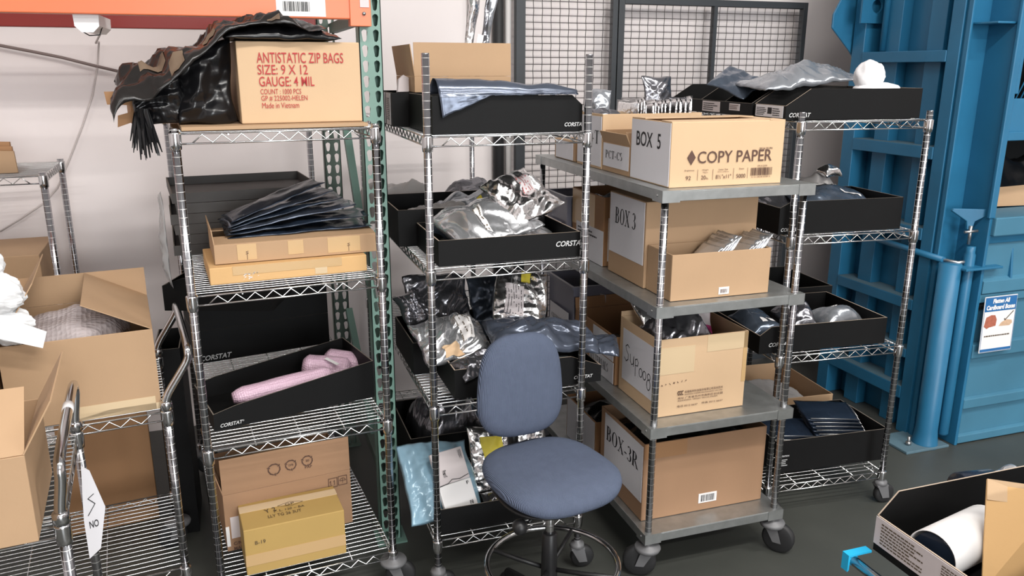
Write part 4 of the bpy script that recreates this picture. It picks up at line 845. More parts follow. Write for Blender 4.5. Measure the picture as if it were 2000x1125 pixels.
# third level
k = carton('cardboard_carton', 'carton with a handwritten SUP008 sheet and Chinese print', 'carton', 'D', (.058, .078, .614), .372, .310, .300, 'kraft_lt', .0, flaps={'B': (-4, .02)}, tape=[('F', .01, .165, .15, .268, 'tape_lt'), ('F', .355, .1, .372, .298, 'tape'), ('F', .20, .235, .372, .298, 'tape_lt')])
label(k, 'L', .030, .055, .305, .262, 'paper', 'paper_label')
def f(b, fn):
    W = .0035
    S_ = [(.9, 1.75), (.55, 1.95), (.2, 1.7), (.35, 1.35), (.75, 1.05), (.75, .55), (.35, .3), (-.05, .55)]; stroke(b, S_, fn, .050, .125, .042, W)
    stroke(b, [(0, 1.4), (.05, .75), (.3, .45), (.65, .6), (.75, 1.4), (.75, .4)], fn, .098, .120, .040, W)
    stroke(b, [(0, 1.3), (.05, -.4)], fn, .142, .120, .040, W); stroke(b, [(0, 1.2), (.35, 1.4), (.6, 1.1), (.5, .75), (.02, .65)], fn, .142, .120, .040, W)
    for x in (.176, .206): stroke(b, arc(.3, .8, .32, .42, 0, 360), fn, x, .100, .040, W)
    stroke(b, arc(.32, 1.35, .26, .3, -90, 270) + arc(.3, .55, .34, .5, 90, -270), fn, .240, .085, .040, W)
letters(k, 'L', f, 'ink')
def f(b, fn):
    rr = random.Random(12)
    for i in range(7): stroke(b, [(rr.uniform(0, .6), rr.uniform(0, .6)) for _ in range(4)], fn, .018 + i * .016, .122 + i * .0015, .012, .0016)
    for x in (.090, .098, .106): stroke(b, arc(.5, .5, .42, .75, 60, 300, 8), fn, x - .003, .082, .010, .003)
    cj = '纸箱板材科技股份有限公司苏州苏州'
    put_text(b, cj, fn, .116, .084, .0105, .160, .0); put_text(b, 'SUZHOU PAPER PACKAGING CO LTD', fn, .116, .076, .005, .16, 0)
    put_text(b, '地址 广东省苏州市高新区创业园', fn, .088, .062, .009, .190, .0); put_text(b, 'ADDRESS: HIGH TECH PARK', fn, .088, .054, .005, .17, 0)
    put_text(b, '电话 0512 6637', fn, .088, .030, .009, .085, .0); put_text(b, '传真 0512 6637', fn, .190, .032, .008, .09, .0)
letters(k, 'F', f, 'ink_br')
bag('antistatic_bag', 'crinkled dark silver bag pulled up out of the SUP008 carton', 'antistatic bag', 'D', (.22, .25, .80), .27, .26, .12, 106, 'foil_dk', (rad(14), rad(-6), .2), .03, fit=(.07, .09, .42, .38))
bag('antistatic_bag', 'shiny silver strip of a bag leaning at the left of the SUP008 carton', 'antistatic bag', 'D', (.15, .30, .84), .10, .22, .03, 107, 'foil', (rad(40), rad(-12), -.1), .020, fit=(.07, .20, .26, .385))
bag('magenta_bag', 'pink and white packet standing in the SUP008 carton', 'packet', 'D', (.33, .30, .85), .13, .16, .03, 108, 'magenta', (rad(60), 0, -.2), .012, [(.40, .2, .95, .9, 'lav')], fit=(.24, .10, .42, .38))
k = carton('cardboard_carton', 'open brown carton with sheets reading IALS behind the SUP008 carton', 'carton', 'D', (.052, .410, .614), .36, .42, .205, 'kraft_dk', 0, flaps={'B': (8, .05)})
label(k, 'L', .20, .095, .40, .195, 'paper'); lb = label(k, 'L', .17, .0, .405, .090, 'paper'); letters(k, 'L', lambda b, fn: serif(b, 'MATERIALS', fn, .175, .035, .036, .185), 'ink', lb)
bag('antistatic_bag', 'dark bag inside the brown carton reading IALS', 'antistatic bag', 'D', (.22, .60, .66), .28, .30, .09, 109, 'foil_dk', (0, 0, .1), .02, fit=(.06, .42, .405, .82))
t = thing('plastic_bin', 'smoky plastic bin with a customer sheet on the third level', 'bin', 'D', (.050, .850, .614)); bin_(t, .40, .30, .30, 'bin', .010)
o = MB().box(-.0108, .03, .04, -.0102, .26, .17).build('paper_label', M['paper'], t); m = MB(); serif(m, 'CUSTOMER', lambda a, b, q: (-.0112 - q, .25 - a, b), .01, .10, .020, .15); m.build('lettering', M['ink'], o)
board('paper_sheet', 'pinkish paper sheet standing inside the smoky plastic bin', 'paper', 'D', (.12, .92, .75), [(0, 0), (.12, -.01), (.12, .12), (0, .13)], .002, 'lav', (0, 0, rad(-50)))
# bottom level
k = carton('cardboard_carton', 'large brown carton with a BOX-3R sheet on the bottom level', 'carton', 'D', (.028, .092, .187), .532, .380, .318, 'kraft_br_dim', 0, flaps=None)
m = MB(); m.box(.001, -.002, .255, .18, .0, .318); m.build('upper_band', M['kraft_dk'], k.t)
side_sign(k, .04, .075, .375, .305, 'BOX-3R', .060, .195, .062, .285)
lb = label(k, 'F', .245, .032, .325, .072, 'white', 'sticker'); letters(k, 'F', lambda b, fn: barcode(b, fn, .255, .038, .06, .028, 18, random.Random(15)), 'ink', lb)
bag('black_plastic_bag', 'black plastic bag of goods filling the BOX-3R carton', 'plastic bag', 'D', (.295, .28, .425), .52, .36, .05, 110, 'blackpoly', (0, 0, 0), .020, fit=(.036, .10, .55, .465))
k = carton('cardboard_carton', 'grey sheeted carton starting with a P, behind the BOX-3R carton', 'carton', 'D', (.045, .560, .187), .38, .33, .200, 'kraft_dk', 0); side_sign(k, .01, .0, .32, .195, 'P', .12, .09, .05, .04)
t = bag('black_plastic_bag', 'shiny black bags in the carton starting with a P', 'plastic bag', 'D', (.22, .72, .31), .32, .28, .09, 111, 'blackpoly', (0, 0, 0), .026, fit=(.052, .567, .42, .883))

# ------------------------------------------------------------------ goods on the right rack
gp = 'label end bins along the right rack top'
labs = ('nearest long black bin on the right rack top, its cut corner and logo in front', 'second long black bin from the front on the right rack top', 'third long black bin from the front on the right rack top', 'farthest long black bin on the right rack top')
for i, (y, x, lw) in enumerate(((.035, -.048, 1), (.268, -.055, 0), (.494, -.050, 2), (.722, -.045, 1))):
    k = tray(labs[i], 'C', (x, y, 1.664), .592, .222 if i < 3 else .30, .114, .052, .10, 'L', group=gp, logo=('F', .012, .010, .016) if i == 0 else None, edge='tray_edge_lt' if i == 0 else 'tray_edge')
    if lw == 1: label(k, 'L', .012, .006, .205, .050, 'paper'); [letters(k, 'L', g_, 'ink') for g_ in (lambda b, fn: lines(b, fn, .02, .01, .07, .032, 5, random.Random(21)), lambda b, fn: lines(b, fn, .135, .01, .06, .032, 4, random.Random(22)), lambda b, fn: b.add([fn(*v, .0004) for v in ((.10, .018), (.13, .018), (.13, .042), (.10, .042))], [(0, 1, 2, 3)]))]
    elif lw == 0: label(k, 'L', .045, .018, .130, .046, 'lav'); letters(k, 'L', lambda b, fn: lines(b, fn, .05, .022, .07, .02, 3, random.Random(23)), 'ink_br')
    else: label(k, 'L', .02, .004, .18, .048, 'lav'); letters(k, 'L', lambda b, fn: lines(b, fn, .03, .008, .13, .034, 4, random.Random(24)), 'ink')
    MB().add([(x2, y2, .1145) for x2, y2 in ()], []) 
bag('antistatic_bag', 'blue-grey plastic bag lying over the bins on the right rack top', 'antistatic bag', 'C', (.20, .36, 1.790), .46, .26, .07, 121, 'shield_lt', (rad(4), rad(-6), .05), .018)
bag('antistatic_bag', 'pointed blue-grey bag flap rising at the left of the right rack top', 'antistatic bag', 'C', (.0, .50, 1.79), .18, .20, .03, 122, 'shield', (rad(20), rad(-24), .4), .014)
t = thing('foam_wrap', 'white foam wrapped lump in the nearest bin on the right rack top', 'foam wrap', 'C', (.415, .145, 1.735))
def lump(fn, seed, n=26):
    m = MB(); vs = []; o = Vector((seed, seed * 2, 0))
    for i in range(n + 1):
        for j in range(n):
            a = math.pi * i / n; b = 2 * math.pi * j / n; d = Vector((math.sin(a) * math.cos(b), math.sin(a) * math.sin(b), math.cos(a)))
            r = 1 + .16 * noise.noise(d * 2.2 + o) + .07 * abs(noise.noise(d * 6 + o)); vs.append(fn(d * r))
    m.add(vs, [(i * n + j, i * n + (j + 1) % n, (i + 1) * n + (j + 1) % n, (i + 1) * n + j) for i in range(n) for j in range(n)], 0, True); return m
lump(lambda d: (d.x * .098, d.y * .075, d.z * .035 + .03), 3).build('lower_fold', M['whitebag'], t); lump(lambda d: (d.x * .055 - .035, d.y * .055, d.z * .062 + .085), 8).build('knot', M['whitebag'], t)
k = tray('black bin of flat shielding bags on the second shelf of the right rack', 'C', (-.035, .035, 1.225), .555, .33, .128, .105, .05, 'L', logo=('F', .008, .012, .014)); label(k, 'L', .02, .004, .12, .07, 'lav')
bag('antistatic_bag', 'large dark flat bag with two white stickers in the second shelf bin', 'antistatic bag', 'C', (.33, .22, 1.262), .40, .30, .06, 123, 'shield', (rad(16), rad(6), -.05), .012, [(.40, .66, .62, .84, 'white', 'ink'), (.62, .42, .84, .54, 'white')], fit=(.10, .045, .512, .36))
bag('antistatic_bag', 'glossy dark bag at the left of the second shelf bin', 'antistatic bag', 'C', (.09, .20, 1.265), .24, .26, .05, 124, 'foil_dk', (rad(10), rad(-6), .1), .016, fit=(-.025, .045, .20, .36))
bag('antistatic_bag', 'grey bag with a shiny corner at the back of the second shelf', 'antistatic bag', 'C', (.32, .46, 1.232), .38, .26, .16, 125, 'greybag', (0, 0, 0), .018)
bag('silver_pouch', 'small silver crumpled pouch on top of the grey bag', 'pouch', 'C', (.43, .40, 1.40), .10, .07, .03, 126, 'foil', (rad(20), 0, .3), .016, nu=16, nv=16)
k = tray('black bin with a round silver packet on the third shelf of the right rack', 'C', (-.075, .035, .735), .592, .42, .112, .078, .05, 'L', logo=('F', .040, .028, .017), edge='tray_edge_lt')
bag('antistatic_bag', 'rounded blue-grey and silver packet in the third shelf bin', 'antistatic bag', 'C', (.395, .20, .760), .28, .22, .13, 127, 'shield_lt', (rad(10), 0, .1), .016, [(.48, .70, .60, .90, 'white', 'ink')], fit=(.27, .045, .51, .445))
bag('antistatic_bag', 'flat blue bag with two white stickers at the left of the third shelf bin', 'antistatic bag', 'C', (.06, .24, .760), .24, .26, .09, 128, 'shield', (rad(12), 0, 0), .010, [(.42, .20, .56, .34, 'white'), (.64, .24, .78, .40, 'white')], fit=(-.065, .045, .13, .445))
bag('antistatic_bag', 'dark clear bag between the blue bag and the silver packet', 'antistatic bag', 'C', (.205, .24, .765), .14, .24, .10, 129, 'foil_dk', (rad(12), 0, .1), .02, fit=(.14, .045, .28, .445))
tray('black bin at the back of the third shelf of the right rack', 'C', (.06, .50, .735), .52, .40, .125, None, side='L', edge='tray_edge')
k = carton('cardboard_carton', 'open shallow tan carton at the back of the lowest shelf of the right rack', 'carton', 'C', (.150, .500, .153), .50, .46, .150, 'kraft', .0)
bag('antistatic_bag', 'pinkish clear bags filling the shallow tan carton', 'plastic bag', 'C', (.36, .70, .205), .44, .36, .07, 130, 'greybag', (0, 0, 0), .022, fit=(.160, .51, .64, .95))
k = tray('black bin of stacked slim dark pouches on the lowest shelf', 'C', (.085, .090, .153), .555, .34, .150, None, side='L')
letters(k, 'F', lambda b, fn: (put_text(b, 'ATTENTION', fn, .015, .075, .008, .05, .02), lines(b, fn, .02, .03, .04, .035, 4, random.Random(31)), stroke(b, arc(0, 0, .02, .024, 0, 360), fn, -.01 + .0, .055, 1, .002)), 'ink_w')
gp = 'slim dark pouches stacked in the lowest bin'
base = bag('dark_pouch', 'slim dark pouch lying in the slanted stack in the lowest bin', 'pouch', 'C', (.40, .26, .28), .27, .14, .005, 131, 'navy', (0, 0, 0), .002, group=gp, nu=24, nv=12)
MB().tube([(-.12, -.068, .010), (.0, -.069, .012), (.12, -.068, .009)], .0022, 6).build('bright_seal_strip', M['steel'], base); MB().tube([(.128, -.05, .010), (.129, .0, .012), (.128, .05, .009)], .0022, 6).build('bright_seal_strip', M['steel'], base)  # light strips on the sealed edges, added to imitate bright streaks there
for i in range(15):
    o = base if i == 0 else dup(base)
    row = i < 9
    j = i if row else i - 9
    o.location = at('C', (.488 - .002 * j) if row else .236, .185 + .014 * j, .212 + .0130 * j); o.rotation_euler = (rad(16), rad(6 + R_.uniform(-.4, .4)), FR['C'][2] - .05 + R_.uniform(-.02, .02))

# ------------------------------------------------------------------ carts at the left
def handle_cart(lab, fr, w, d, zt, zb, prof, hz, tape=None):
    """wire cart; origin is its front right post, it reaches to the left (negative x); chrome U handle over its right end"""
    t = thing('wire_cart', lab, 'wire cart', fr)
    for (x, y) in ((0, 0), (0, d), (-w, 0), (-w, d)):
        MB().tube([(x, y, .13), (x, y, zt + .012)], .0127, 18).build('post', M['post'], t); caster(t, x, y, .135, R_.uniform(2.7, 3.5), True, .055)
    for z in (zt, zb):
        o = link('shelf', shelf_mesh(w, d, .0262), t, (-w, 0, z))
        for (x, y) in ((0, 0), (w, 0), (0, d), (w, d)): link('collar', collar_mesh(), o, (x, y, -.010))
    top = prof[-1]; P = []
    side = [Vector((x, 0, z)) for x, z in prof]
    def smooth(pp, k=3):
        for _ in range(k):
            q = [pp[0]]
            for a, b in zip(pp, pp[1:]): q += [a.lerp(b, .25), a.lerp(b, .75)]
            pp = q + [pp[-1]]
        return pp
    pts = smooth(side + [Vector((top[0], .02, top[1] + .02)), Vector((top[0], d - .02, top[1] + .02))] + [Vector((v.x, d, v.z)) for v in side[::-1]], 3)
    hd = MB().tube(pts, .0125, 16).build('handle', M['chrome'], t)
    for y in (0, d): MB().lathe([(.013, zt + .004), (.0185, zt + .006), (.0185, zt + .03), (.015, zt + .034)], 16, c=(0, y, 0)).build('socket', M['chrome'], hd)
    if tape: MB().tube([Vector((tape[0], tape[1], tape[2])), Vector((tape[0], tape[3], tape[2]))], .0137, 16).build('tape_wrap', M['white'], hd)
    return t
handle_cart('wire cart at the left edge, nearer one, its handle wrapped with white tape', 'E', .75, .53, .85, .25, [(0, .856), (0, .89), (.012, .96), (.012, .985)], 1.0, (.012, .30, 1.005, .34))
handle_cart('wire cart behind the taped one, holding the big open carton', 'G', .95, .55, .80, .235, [(0, .806), (0, .845), (.055, .925), (.080, .965), (.080, .985)], 1.0)
k = carton('cardboard_carton', 'small open carton with bent flaps on the taped wire cart', 'carton', 'E', (-.405, -.060, .853), .365, .34, .205, 'kraft', 0, flaps={'F': (-52, .17), 'R': (30, .13)})
k = carton('cardboard_carton', 'big open carton with bubble wrap on the wire cart behind', 'carton', 'G', (-.428, .022, .803), .415, .43, .265, 'kraft', 0, flaps={'R': (-62, .21, .0), 'L': (-32, .21), 'B': (6, .10)}, tape=[('F', .16, .0, .43, .022, 'tape_lt'), ('F', .14, .0, .40, .045, 'tape_lt')])
t = thing('bubble_wrap', 'clear bubble wrap bulging out of the big open carton', 'bubble wrap', 'G', (-.245, .21, 1.0)); lump(lambda d: (d.x * .165, d.y * .165, d.z * .085 + .02), 5, 34).build('wrap', M['bubble'], t)
k = carton('cardboard_carton', 'carton at the left edge under the crumpled white paper', 'carton', 'G', (-.905, .03, .803), .465, .22, .26, 'kraft', 0, closed=True)
k = carton('cardboard_carton', 'brown carton on the corner wire rack behind the big open carton', 'carton', 'F', (-.56, .03, .923), .50, .40, .20, 'kraft', 0, closed=True)
t = thing('crumpled_paper', 'crumpled white packing paper heaped at the left edge', 'packing paper', 'G', (-.455, .05, 1.092))
def wad(c, r, seed): return lump(lambda d: (c[0] + d.x * r * 1.1 * (1 + .35 * abs(noise.noise(d * 3.3))), c[1] + d.y * r, c[2] + d.z * r * 1.05), seed, 24)
m = MB()
for c, r, sd in (((.0, 0, .05), .07, 3), ((.055, -.02, .13), .055, 6), ((.02, .0, .22), .05, 9), ((.07, -.01, .03), .05, 12), ((-.06, .02, .16), .07, 15)):
    w2 = wad(c, r, sd); m.add(w2.v, w2.f, 0, False)
m.build('sheet', M['crumple'], t)
m = MB(); m.add([(.04, -.11, .03), (.15, -.10, -.02), (.165, -.09, .025), (.06, -.06, .075)], [(0, 1, 2, 3)]); m.build('loose_corner', M['crumple'], t)
board('red_card', 'small red card peeking between the white paper and the carton flap', 'card', 'G', (-.425, .135, 1.07), [(0, 0), (.05, 0), (.05, .06), (0, .05)], .004, 'red', (0, 0, .2))
k = carton('cardboard_carton', 'dark brown carton on the floor by the wall behind the wire carts', 'carton', 'G', (-.40, .80, .001), .335, .18, .74, 'kraft_dk', 0, closed=True)
t = thing('paper_tag', 'folded white paper tag hanging between the two wire carts', 'paper tag', 'E', (.002, .38, .53)); m = MB(); m.add([(0, 0, 0), (.03, .0, .02), (.055, .0, .14), (.03, 0, .26), (.012, .002, .28), (.0, .0, .12)], [(0, 1, 2, 3, 4, 5)])
m.v = [(a, b + .3 * a, c) for a, b, c in m.v]; n0 = len(m.v); m.add([(a, b + .002, c) for a, b, c in m.v[:6]], [(5, 4, 3, 2, 1, 0)]); o = m.build('paper', M['paper'], t)
m = MB(); put_text(m, 'NO', lambda a, b, q: (a, .3 * a - .001 - q, b), .012, .09, .022, .022, .01); stroke(m, [(0, 0), (.02, .03), (.005, .05), (.02, .06)], lambda a, b, q: (a, .3 * a - .001 - q, b), .012, .13, 1, .002); m.build('lettering', M['ink'], o)
tray('tall black bin on the floor behind the chrome handle of the left cart', 'W', (-.365, 3.22, .002), .095, .28, .80, None, side='L')
# rack in the left corner
t = thing('wire_shelving_rack', 'tall wire rack by the wall at the left edge with flattened cartons on top', 'wire rack', 'F')
for (x, y) in ((0, 0), (0, .52), (-.85, 0), (-.85, .52)): MB().tube([(x, y, 0.0), (x, y, 1.455)], .0135, 18).build('post', M['post'], t); 
for z in (1.443, .92, .4):
    o = link('shelf', shelf_mesh(.85, .52), t, (-.85, 0, z))
    for (x, y) in ((0, 0), (.85, 0), (0, .52), (.85, .52)): link('collar', collar_mesh(), o, (x, y, -.010))
for i in range(3):
    board('flattened_carton', 'flattened brown carton standing on the corner rack, ' + ('front one', 'middle one', 'back one')[i], 'flattened carton', 'F', (-.46 - .03 * i, .10 + .05 * i, 1.446), [(0, 0), (.36 + .02 * i, 0), (.355 + .02 * i, .085 + .016 * i), (.04, .10 + .016 * i)], .018, 'kraft_dk' if i else 'kraft', (rad(-4), 0, -.05 * i), 'flattened cartons on the corner rack')

# ------------------------------------------------------------------ the baler
t = thing('cardboard_baler', 'big blue steel cardboard baler standing behind the right rack', 'baler', 'W', (3.2, 2.84, 0))
BL = M['baler']; HT = 2.9
def part(name, fill, m_=None, parent=None, bevel=.003):
    m = MB(); fill(m); return m.build(name, m_ or BL, parent or t, bevel=bevel)
# local frame: x = world X - 3.2, y = world Y - 2.84
part('cheek_plate', lambda m: m.box(.14, 0, 0, .158, .17, HT))
part('front_edge', lambda m: m.box(.128, -.006, 1.17, .166, .012, HT), bevel=.005)
part('corner_flange', lambda m: (m.box(.012, .165, 0, .158, .180, HT), m.box(.004, .140, 0, .018, .165, HT)))
part('front_post', lambda m: m.box(0, .18, 0, .11, .25, HT))
part('rear_post', lambda m: m.box(0, .80, 0, .11, .885, HT))
sp = part('side_panel', lambda m: m.box(.11, .18, 0, .122, .90, HT))
for y in (.32, .60): part('upright_rib', lambda m, y=y: (m.box(.045, y, 0, .11, y + .10, HT),))
part('round_rail', lambda m: m.tube([(.035, .70, 1.94), (.035, .70, HT)], .016, 12), bevel=0)
for i, (z0, z1) in enumerate(((.18, .245), (.405, .450), (.66, .715), (1.025, 1.085), (1.425, 1.485), (1.882, 1.936))):
    o = part('cross_beam', lambda m: m.box(-.004, .25, z0, .112, .80, z1))
    if i < 5: part('dust_layer', lambda m: m.box(-.002, .252, z1, .110, .798, z1 + .0015), M['baler_dust'], o, 0)
part('wing_plate', lambda m: m.prism([(.12, 1.80), (.0, 1.94), (-.13, 2.06), (-.13, 2.13), (-.05, 2.28), (.12, 2.5)], lambda a, b, q: (a, .90 + q, b), 0, .012))
hp = MB(); cx, cz, r0 = .03, 2.165, .034
ring_o = []; ring_i = []
for k_ in range(32):
    a = 2 * math.pi * k_ / 32; c, s = math.cos(a), math.sin(a); m_ = max(abs(c), abs(s)); ring_o.append((cx + .095 * c / m_, cz + .085 * s / m_)); ring_i.append((cx + r0 * c, cz + r0 * s))
vs = [(a, .765, b) for a, b in ring_o] + [(a, .765, b) for a, b in ring_i] + [(a, .777, b) for a, b in ring_o] + [(a, .777, b) for a, b in ring_i]
fs = []
for k_ in range(32):
    j = (k_ + 1) % 32; fs += [(k_, j, 32 + j, 32 + k_), (64 + k_, 96 + k_, 96 + j, 64 + j), (k_, 64 + k_, 64 + j, j), (32 + k_, 32 + j, 96 + j, 96 + k_)]
hp.add(vs, fs); hp.build('lifting_eye_plate', BL, t)
part('door_pipe', lambda m: m.lathe([(.066, 0), (.060, .02), (.052, .09), (.050, .95), (.0, .95)], 28, c=(.005, .06, 0)), bevel=0)
part('hinge_pipe', lambda m: m.lathe([(.02, .05), (.026, .06), (.026, .99), (.021, 1.0), (.021, 1.03), (.0, 1.03)], 20, c=(.10, .045, 0)), bevel=0)
part('base_foot', lambda m: m.box(-.17, -.005, 0, .10, .20, .014), M['baler_dust'])
part('anchor_bolt', lambda m: (m.tube([(-.10, .06, .018), (-.10, .06, .06)], .007, 8), m.lathe([(.014, .018), (.014, .032)], 6, c=(-.10, .06, 0))), M['steel'], None, 0)
part('hinge_rod', lambda m: m.tube([(.0, .54, .975), (-.0, .10, .958)], .016, 12), bevel=0)
part('hinge_link', lambda m: m.tube([(.0, .11, .958), (.05, .06, .950), (.098, .045, .957)], .009, 10), M['steel'], None, 0)
part('latch_hinge_plate', lambda m: m.box(.02, -.02, .925, .25, .10, .937))
lk = part('latch_bracket', lambda m: m.prism([(-.075, 0), (.085, 0), (.09, -.012), (.018, -.06), (.01, -.10), (-.01, -.10), (-.016, -.06), (-.08, -.012)], lambda a, b, q: (.085 + a, .055 + q - .5 * a, 1.21 + b), 0, .012))
part('latch_pin', lambda m: (m.tube([(.055, .055, 1.10), (.12, .04, 1.105)], .007, 8), m.tube([(.086, .05, 1.04), (.086, .05, 1.13)], .008, 8)), M['steel'], lk, 0)
part('stop_tab', lambda m: m.box(.03, .02, 2.045, .165, .18, 2.055))
# front door, table and chamber
fd = part('front_door', lambda m: m.box(.158, .02, 0, 1.75, .034, 1.06), M['baler_door'])
for z0, z1, dy in ((.0, .055, .02), (.19, .255, .022), (.46, .545, .024), (.745, .80, .016)): part('door_band', lambda m: m.prism([(.02, z0), (.02 - dy, z0 + .008), (.02 - dy, z1 - .008), (.02, z1)], lambda a, b, q: (q, a, b), .158, 1.75), M['baler_door'], fd)
part('door_band', lambda m: m.prism([(.034, .80), (-.004, .80), (-.004, .86), (.16, .945), (.16, .95)], lambda a, b, q: (q, a, b), .16, 1.75), M['baler_door'], fd)
part('door_gusset', lambda m: m.prism([(.0, .85), (.16, .93), (.16, 1.09), (.03, 1.09)], lambda a, b, q: (q, a, b), .335, .347), BL, fd)
part('door_slot', lambda m: m.box(.175, .0125, .715, .215, .0195, .775), M['dark'], fd, 0)
part('loading_sill', lambda m: m.box(.158, -.02, 1.085, 1.75, .20, 1.175), M['baler_door'], bevel=.006)
part('sill_brace', lambda m: m.prism([(.0, 1.085), (.16, 1.085), (.16, 1.065), (.01, 1.045)], lambda a, b, q: (q, a, b), .158, 1.75))
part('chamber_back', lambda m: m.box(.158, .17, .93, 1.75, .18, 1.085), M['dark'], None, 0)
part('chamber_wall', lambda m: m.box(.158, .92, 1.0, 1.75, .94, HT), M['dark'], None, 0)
part('chamber_floor', lambda m: m.box(.158, .2, 1.10, 1.75, .92, 1.12), BL, None, 0)
part('upper_gate', lambda m: (m.box(.166, .02, 1.53, 1.75, .04, 1.72), m.box(.166, .005, 1.53, 1.75, .02, 1.57), m.box(.166, .02, 1.74, .215, .04, HT), m.box(.166, .02, 2.0, 1.75, .04, HT)))
part('far_side_panel', lambda m: m.box(1.75, 0, 0, 1.77, .94, HT))
part('far_corner_post', lambda m: m.box(1.70, -.012, 1.17, 1.79, .08, HT))
gm = MB()
for i in range(46):
    for sgn in (1, -1): 
        gm.tube([(.215 + .03 * i, .03, 1.72 if sgn > 0 else 2.0), (.215 + .03 * i + sgn * .14 if sgn > 0 else .215 + .03 * i + .14, .03, 2.0 if sgn > 0 else 1.72)], .004, 4)
gm.build('mesh_guard', BL, t)
board('cardboard_sheet', 'crushed brown cardboard sheet standing in the mouth of the blue baler', 'cardboard', 'W', (3.44, 3.08, 1.178), [(-.05, 0), (.5, 0), (.5, .11), (.05, .09), (-.05, .10)], .012, 'kraft', (rad(-12), 0, -.1))
board('cardboard_sheet', 'bent brown cardboard flap above the crushed sheet in the baler mouth', 'cardboard', 'W', (3.42, 3.16, 1.300), [(-.03, 0), (.34, 0), (.18, .16), (.04, .17)], .010, 'kraft', (rad(-30), 0, .05))
bag('black_plastic_bag', 'dark plastic behind the cardboard in the baler mouth', 'plastic bag', 'W', (3.95, 3.45, 1.125), 1.0, .34, .30, 151, 'blackpoly', (0, 0, 0), .03)
t = thing('baler_sign', 'white and blue sign on the baler door asking to flatten boxes', 'sign', 'W', (3.362, 2.805, .506), (rad(-2), 0, 0))
MB().box(0, 0, 0, .206, .004, .283).build('panel', M['white'], t, bevel=.001)
fn = lambda a, b, q: (a, -.0006 - q, b)
m = MB(); m.prism([(.005, .208), (.201, .208), (.201, .277), (.005, .277)], fn, -.0004, .0003); m.prism([(.005, .006), (.201, .006), (.201, .018), (.005, .018)], fn, -.0004, .0003); stroke(m, [(.004, .004), (.202, .004), (.202, .279), (.004, .279)], fn, 0, 0, 1, .002, closed=True); m.build('blue_print', M['sign_blue'], t)
m = MB(); fn2 = lambda a, b, q: (a, -.0012 - q, b); put_text(m, 'Flatten All', fn2, .050, .248, .023, .105, .05, slant=.1); put_text(m, 'Cardboard Boxes', fn2, .012, .216, .024, .182, .05, slant=.1); m.build('lettering', M['white'], t)
m = MB(); m.add([fn(*v, .0004) for v in ((.010, .135), (.030, .122), (.042, .128), (.085, .134), (.088, .165), (.075, .188), (.050, .190), (.020, .180))], [tuple(range(8))]); m.build('picture', M['photo_red'], t)
m = MB(); m.add([fn(*v, .0004) for v in ((.105, .130), (.175, .128), (.190, .140), (.185, .155), (.150, .160), (.120, .148))], [tuple(range(6))]); m.build('picture', M['skin'], t)
m = MB(); stroke(m, [(.138, .165), (.142, .158), (.190, .200)], fn, 0, 0, 1, .005); lines(m, fn, .02, .078, .165, .008, 1, random.Random(41), fill=.8); m.build('small_print', M['ink_p'], t)

# ------------------------------------------------------------------ foreground cart at the lower right
t = thing('wire_cart', 'wire cart at the lower right corner with a cyan capped chrome rail', 'wire cart', 'W', (1.40, .62, 0))
o = link('shelf', shelf_mesh(.56, .88), t, (.20, 0, .700))
for x, y in ((.30, .05), (.74, .05), (.30, .72), (.74, .92)): MB().tube([(x, y, .12), (x, y, .695 if y < .85 else 1.30)], .0127, 16).build('post', M['post'], t); caster(t, x, y, .125, .4, True, .055)
MB().tube([(-.045, -.2, .690), (-.052, .766, .690)], .0125, 16).build('rail', M['chrome'], t)
m = MB(); m.prism([(-.019, .019), (.050, .019), (.050, .014), (-.014, .014), (-.014, -.022), (-.019, -.026)], lambda a, b, q: (-.052 + a, .760 + q, .69 + b), -.010, .012); m.build('rail_cap', M['cyan'], t)
m = MB(); m.tube([(-.052, .752, .690), (-.052, .768, .690)], [.0138, .0138], 16); m.build('rail_collar', M['cyan'], t)
for z in (.78, .99): link('collar', collar_mesh(), t, (.74, .92, z))
k = tray('black bin with a printed label end holding a white roll, lower right corner', 'W', (1.412, .80, .704), .62, .582, .150, .094, .055, 'L', edge='tray_edge_lt')
lb = label(k, 'L', .0, .020, .575, .092, 'lav')
for i, (x, wd, n) in enumerate(((.02, .13, 7), (.20, .12, 9), (.36, .18, 8))): letters(k, 'L', lambda b, fn: lines(b, fn, x, .026, wd, .058, n, random.Random(51 + i)), 'ink_p', lb)
t = thing('paper_roll', 'white paper roll lying in the labelled bin at the lower right', 'paper roll', 'W', (1.436, 1.235, .772), (0, 0, rad(12)))
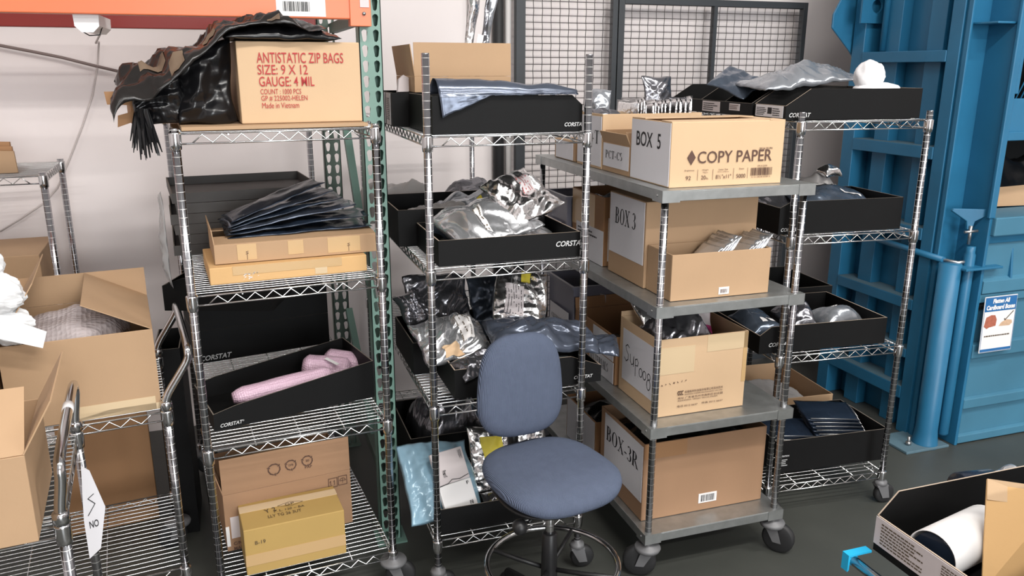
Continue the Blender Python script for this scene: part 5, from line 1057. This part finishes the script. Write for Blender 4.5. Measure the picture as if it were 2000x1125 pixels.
m = MB(); vs = []; n = 40; prof_ = []
for i in range(n + 1):
    a = rad(-70 + 400 * i / n); r = .060 - .003 * i / n; prof_.append((r * math.cos(a), r * math.sin(a)))
for x in (0, .22): vs += [(x, a, b) for a, b in prof_]
m.add(vs, [(i, i + 1, n + 2 + i, n + 1 + i) for i in range(n)], 0, True); o = m.build('sheet', M['white'], t); sd = o.modifiers.new('thick', 'SOLIDIFY'); sd.thickness = .002
m = MB(); m.tube([(.004, 0, 0), (.215, 0, 0)], .050, 28); m.build('dark_inner_cylinder', M['navy'], t)  # solid dark cylinder put in to darken the opening of the roll
t = thing('cardboard_divider', 'tan cardboard panel leaning in the labelled bin beside the white roll', 'cardboard panel', 'W', (1.56, 1.27, .712))
def panel(P, th): 
    m = MB(); n = (Vector(P[1]) - Vector(P[0])).cross(Vector(P[2]) - Vector(P[0])).normalized() * th
    m.add([Vector(p) for p in P] + [Vector(p) + n for p in P], [(0, 1, 2, 3), (7, 6, 5, 4), (0, 4, 5, 1), (1, 5, 6, 2), (2, 6, 7, 3), (3, 7, 4, 0)]); return m
panel([(.035, -.012, .215), (-.050, -.112, .0), (.10, -.165, .0), (.16, -.11, .215)], .004).build('sheet', M['kraft_o'], t)
o = panel([(.033, -.016, .219), (.018, -.036, .178), (.147, -.126, .178), (.160, -.115, .219)], -.003).build('folded_strip', M['kraft_lt'], t)
bag('film_roll_bag', 'silvery bag around a dark blue film roll at the lower right corner', 'film roll', 'W', (1.86, 1.47, .704), .20, .13, .15, 161, 'clear_foil', (0, 0, .1), .012, fit=(1.82, 1.39, 2.10, 1.50))
t = thing('film_roll', 'dark blue film roll beside the silvery bag at the lower right', 'film roll', 'W', (1.745, 1.445, .704), (0, 0, rad(-8))); m = MB(); m.lathe([(.030, 0), (.052, 0), (.056, .004), (.056, .10), (.052, .104), (.030, .104)], 30, c=(0, 0, .058), axis='x'); m.build('roll', M['navy'], t)
tray('black bin standing on end at the right edge of the foreground', 'W', (1.495, .98, .712), .26, .050, .365, None, side='L')
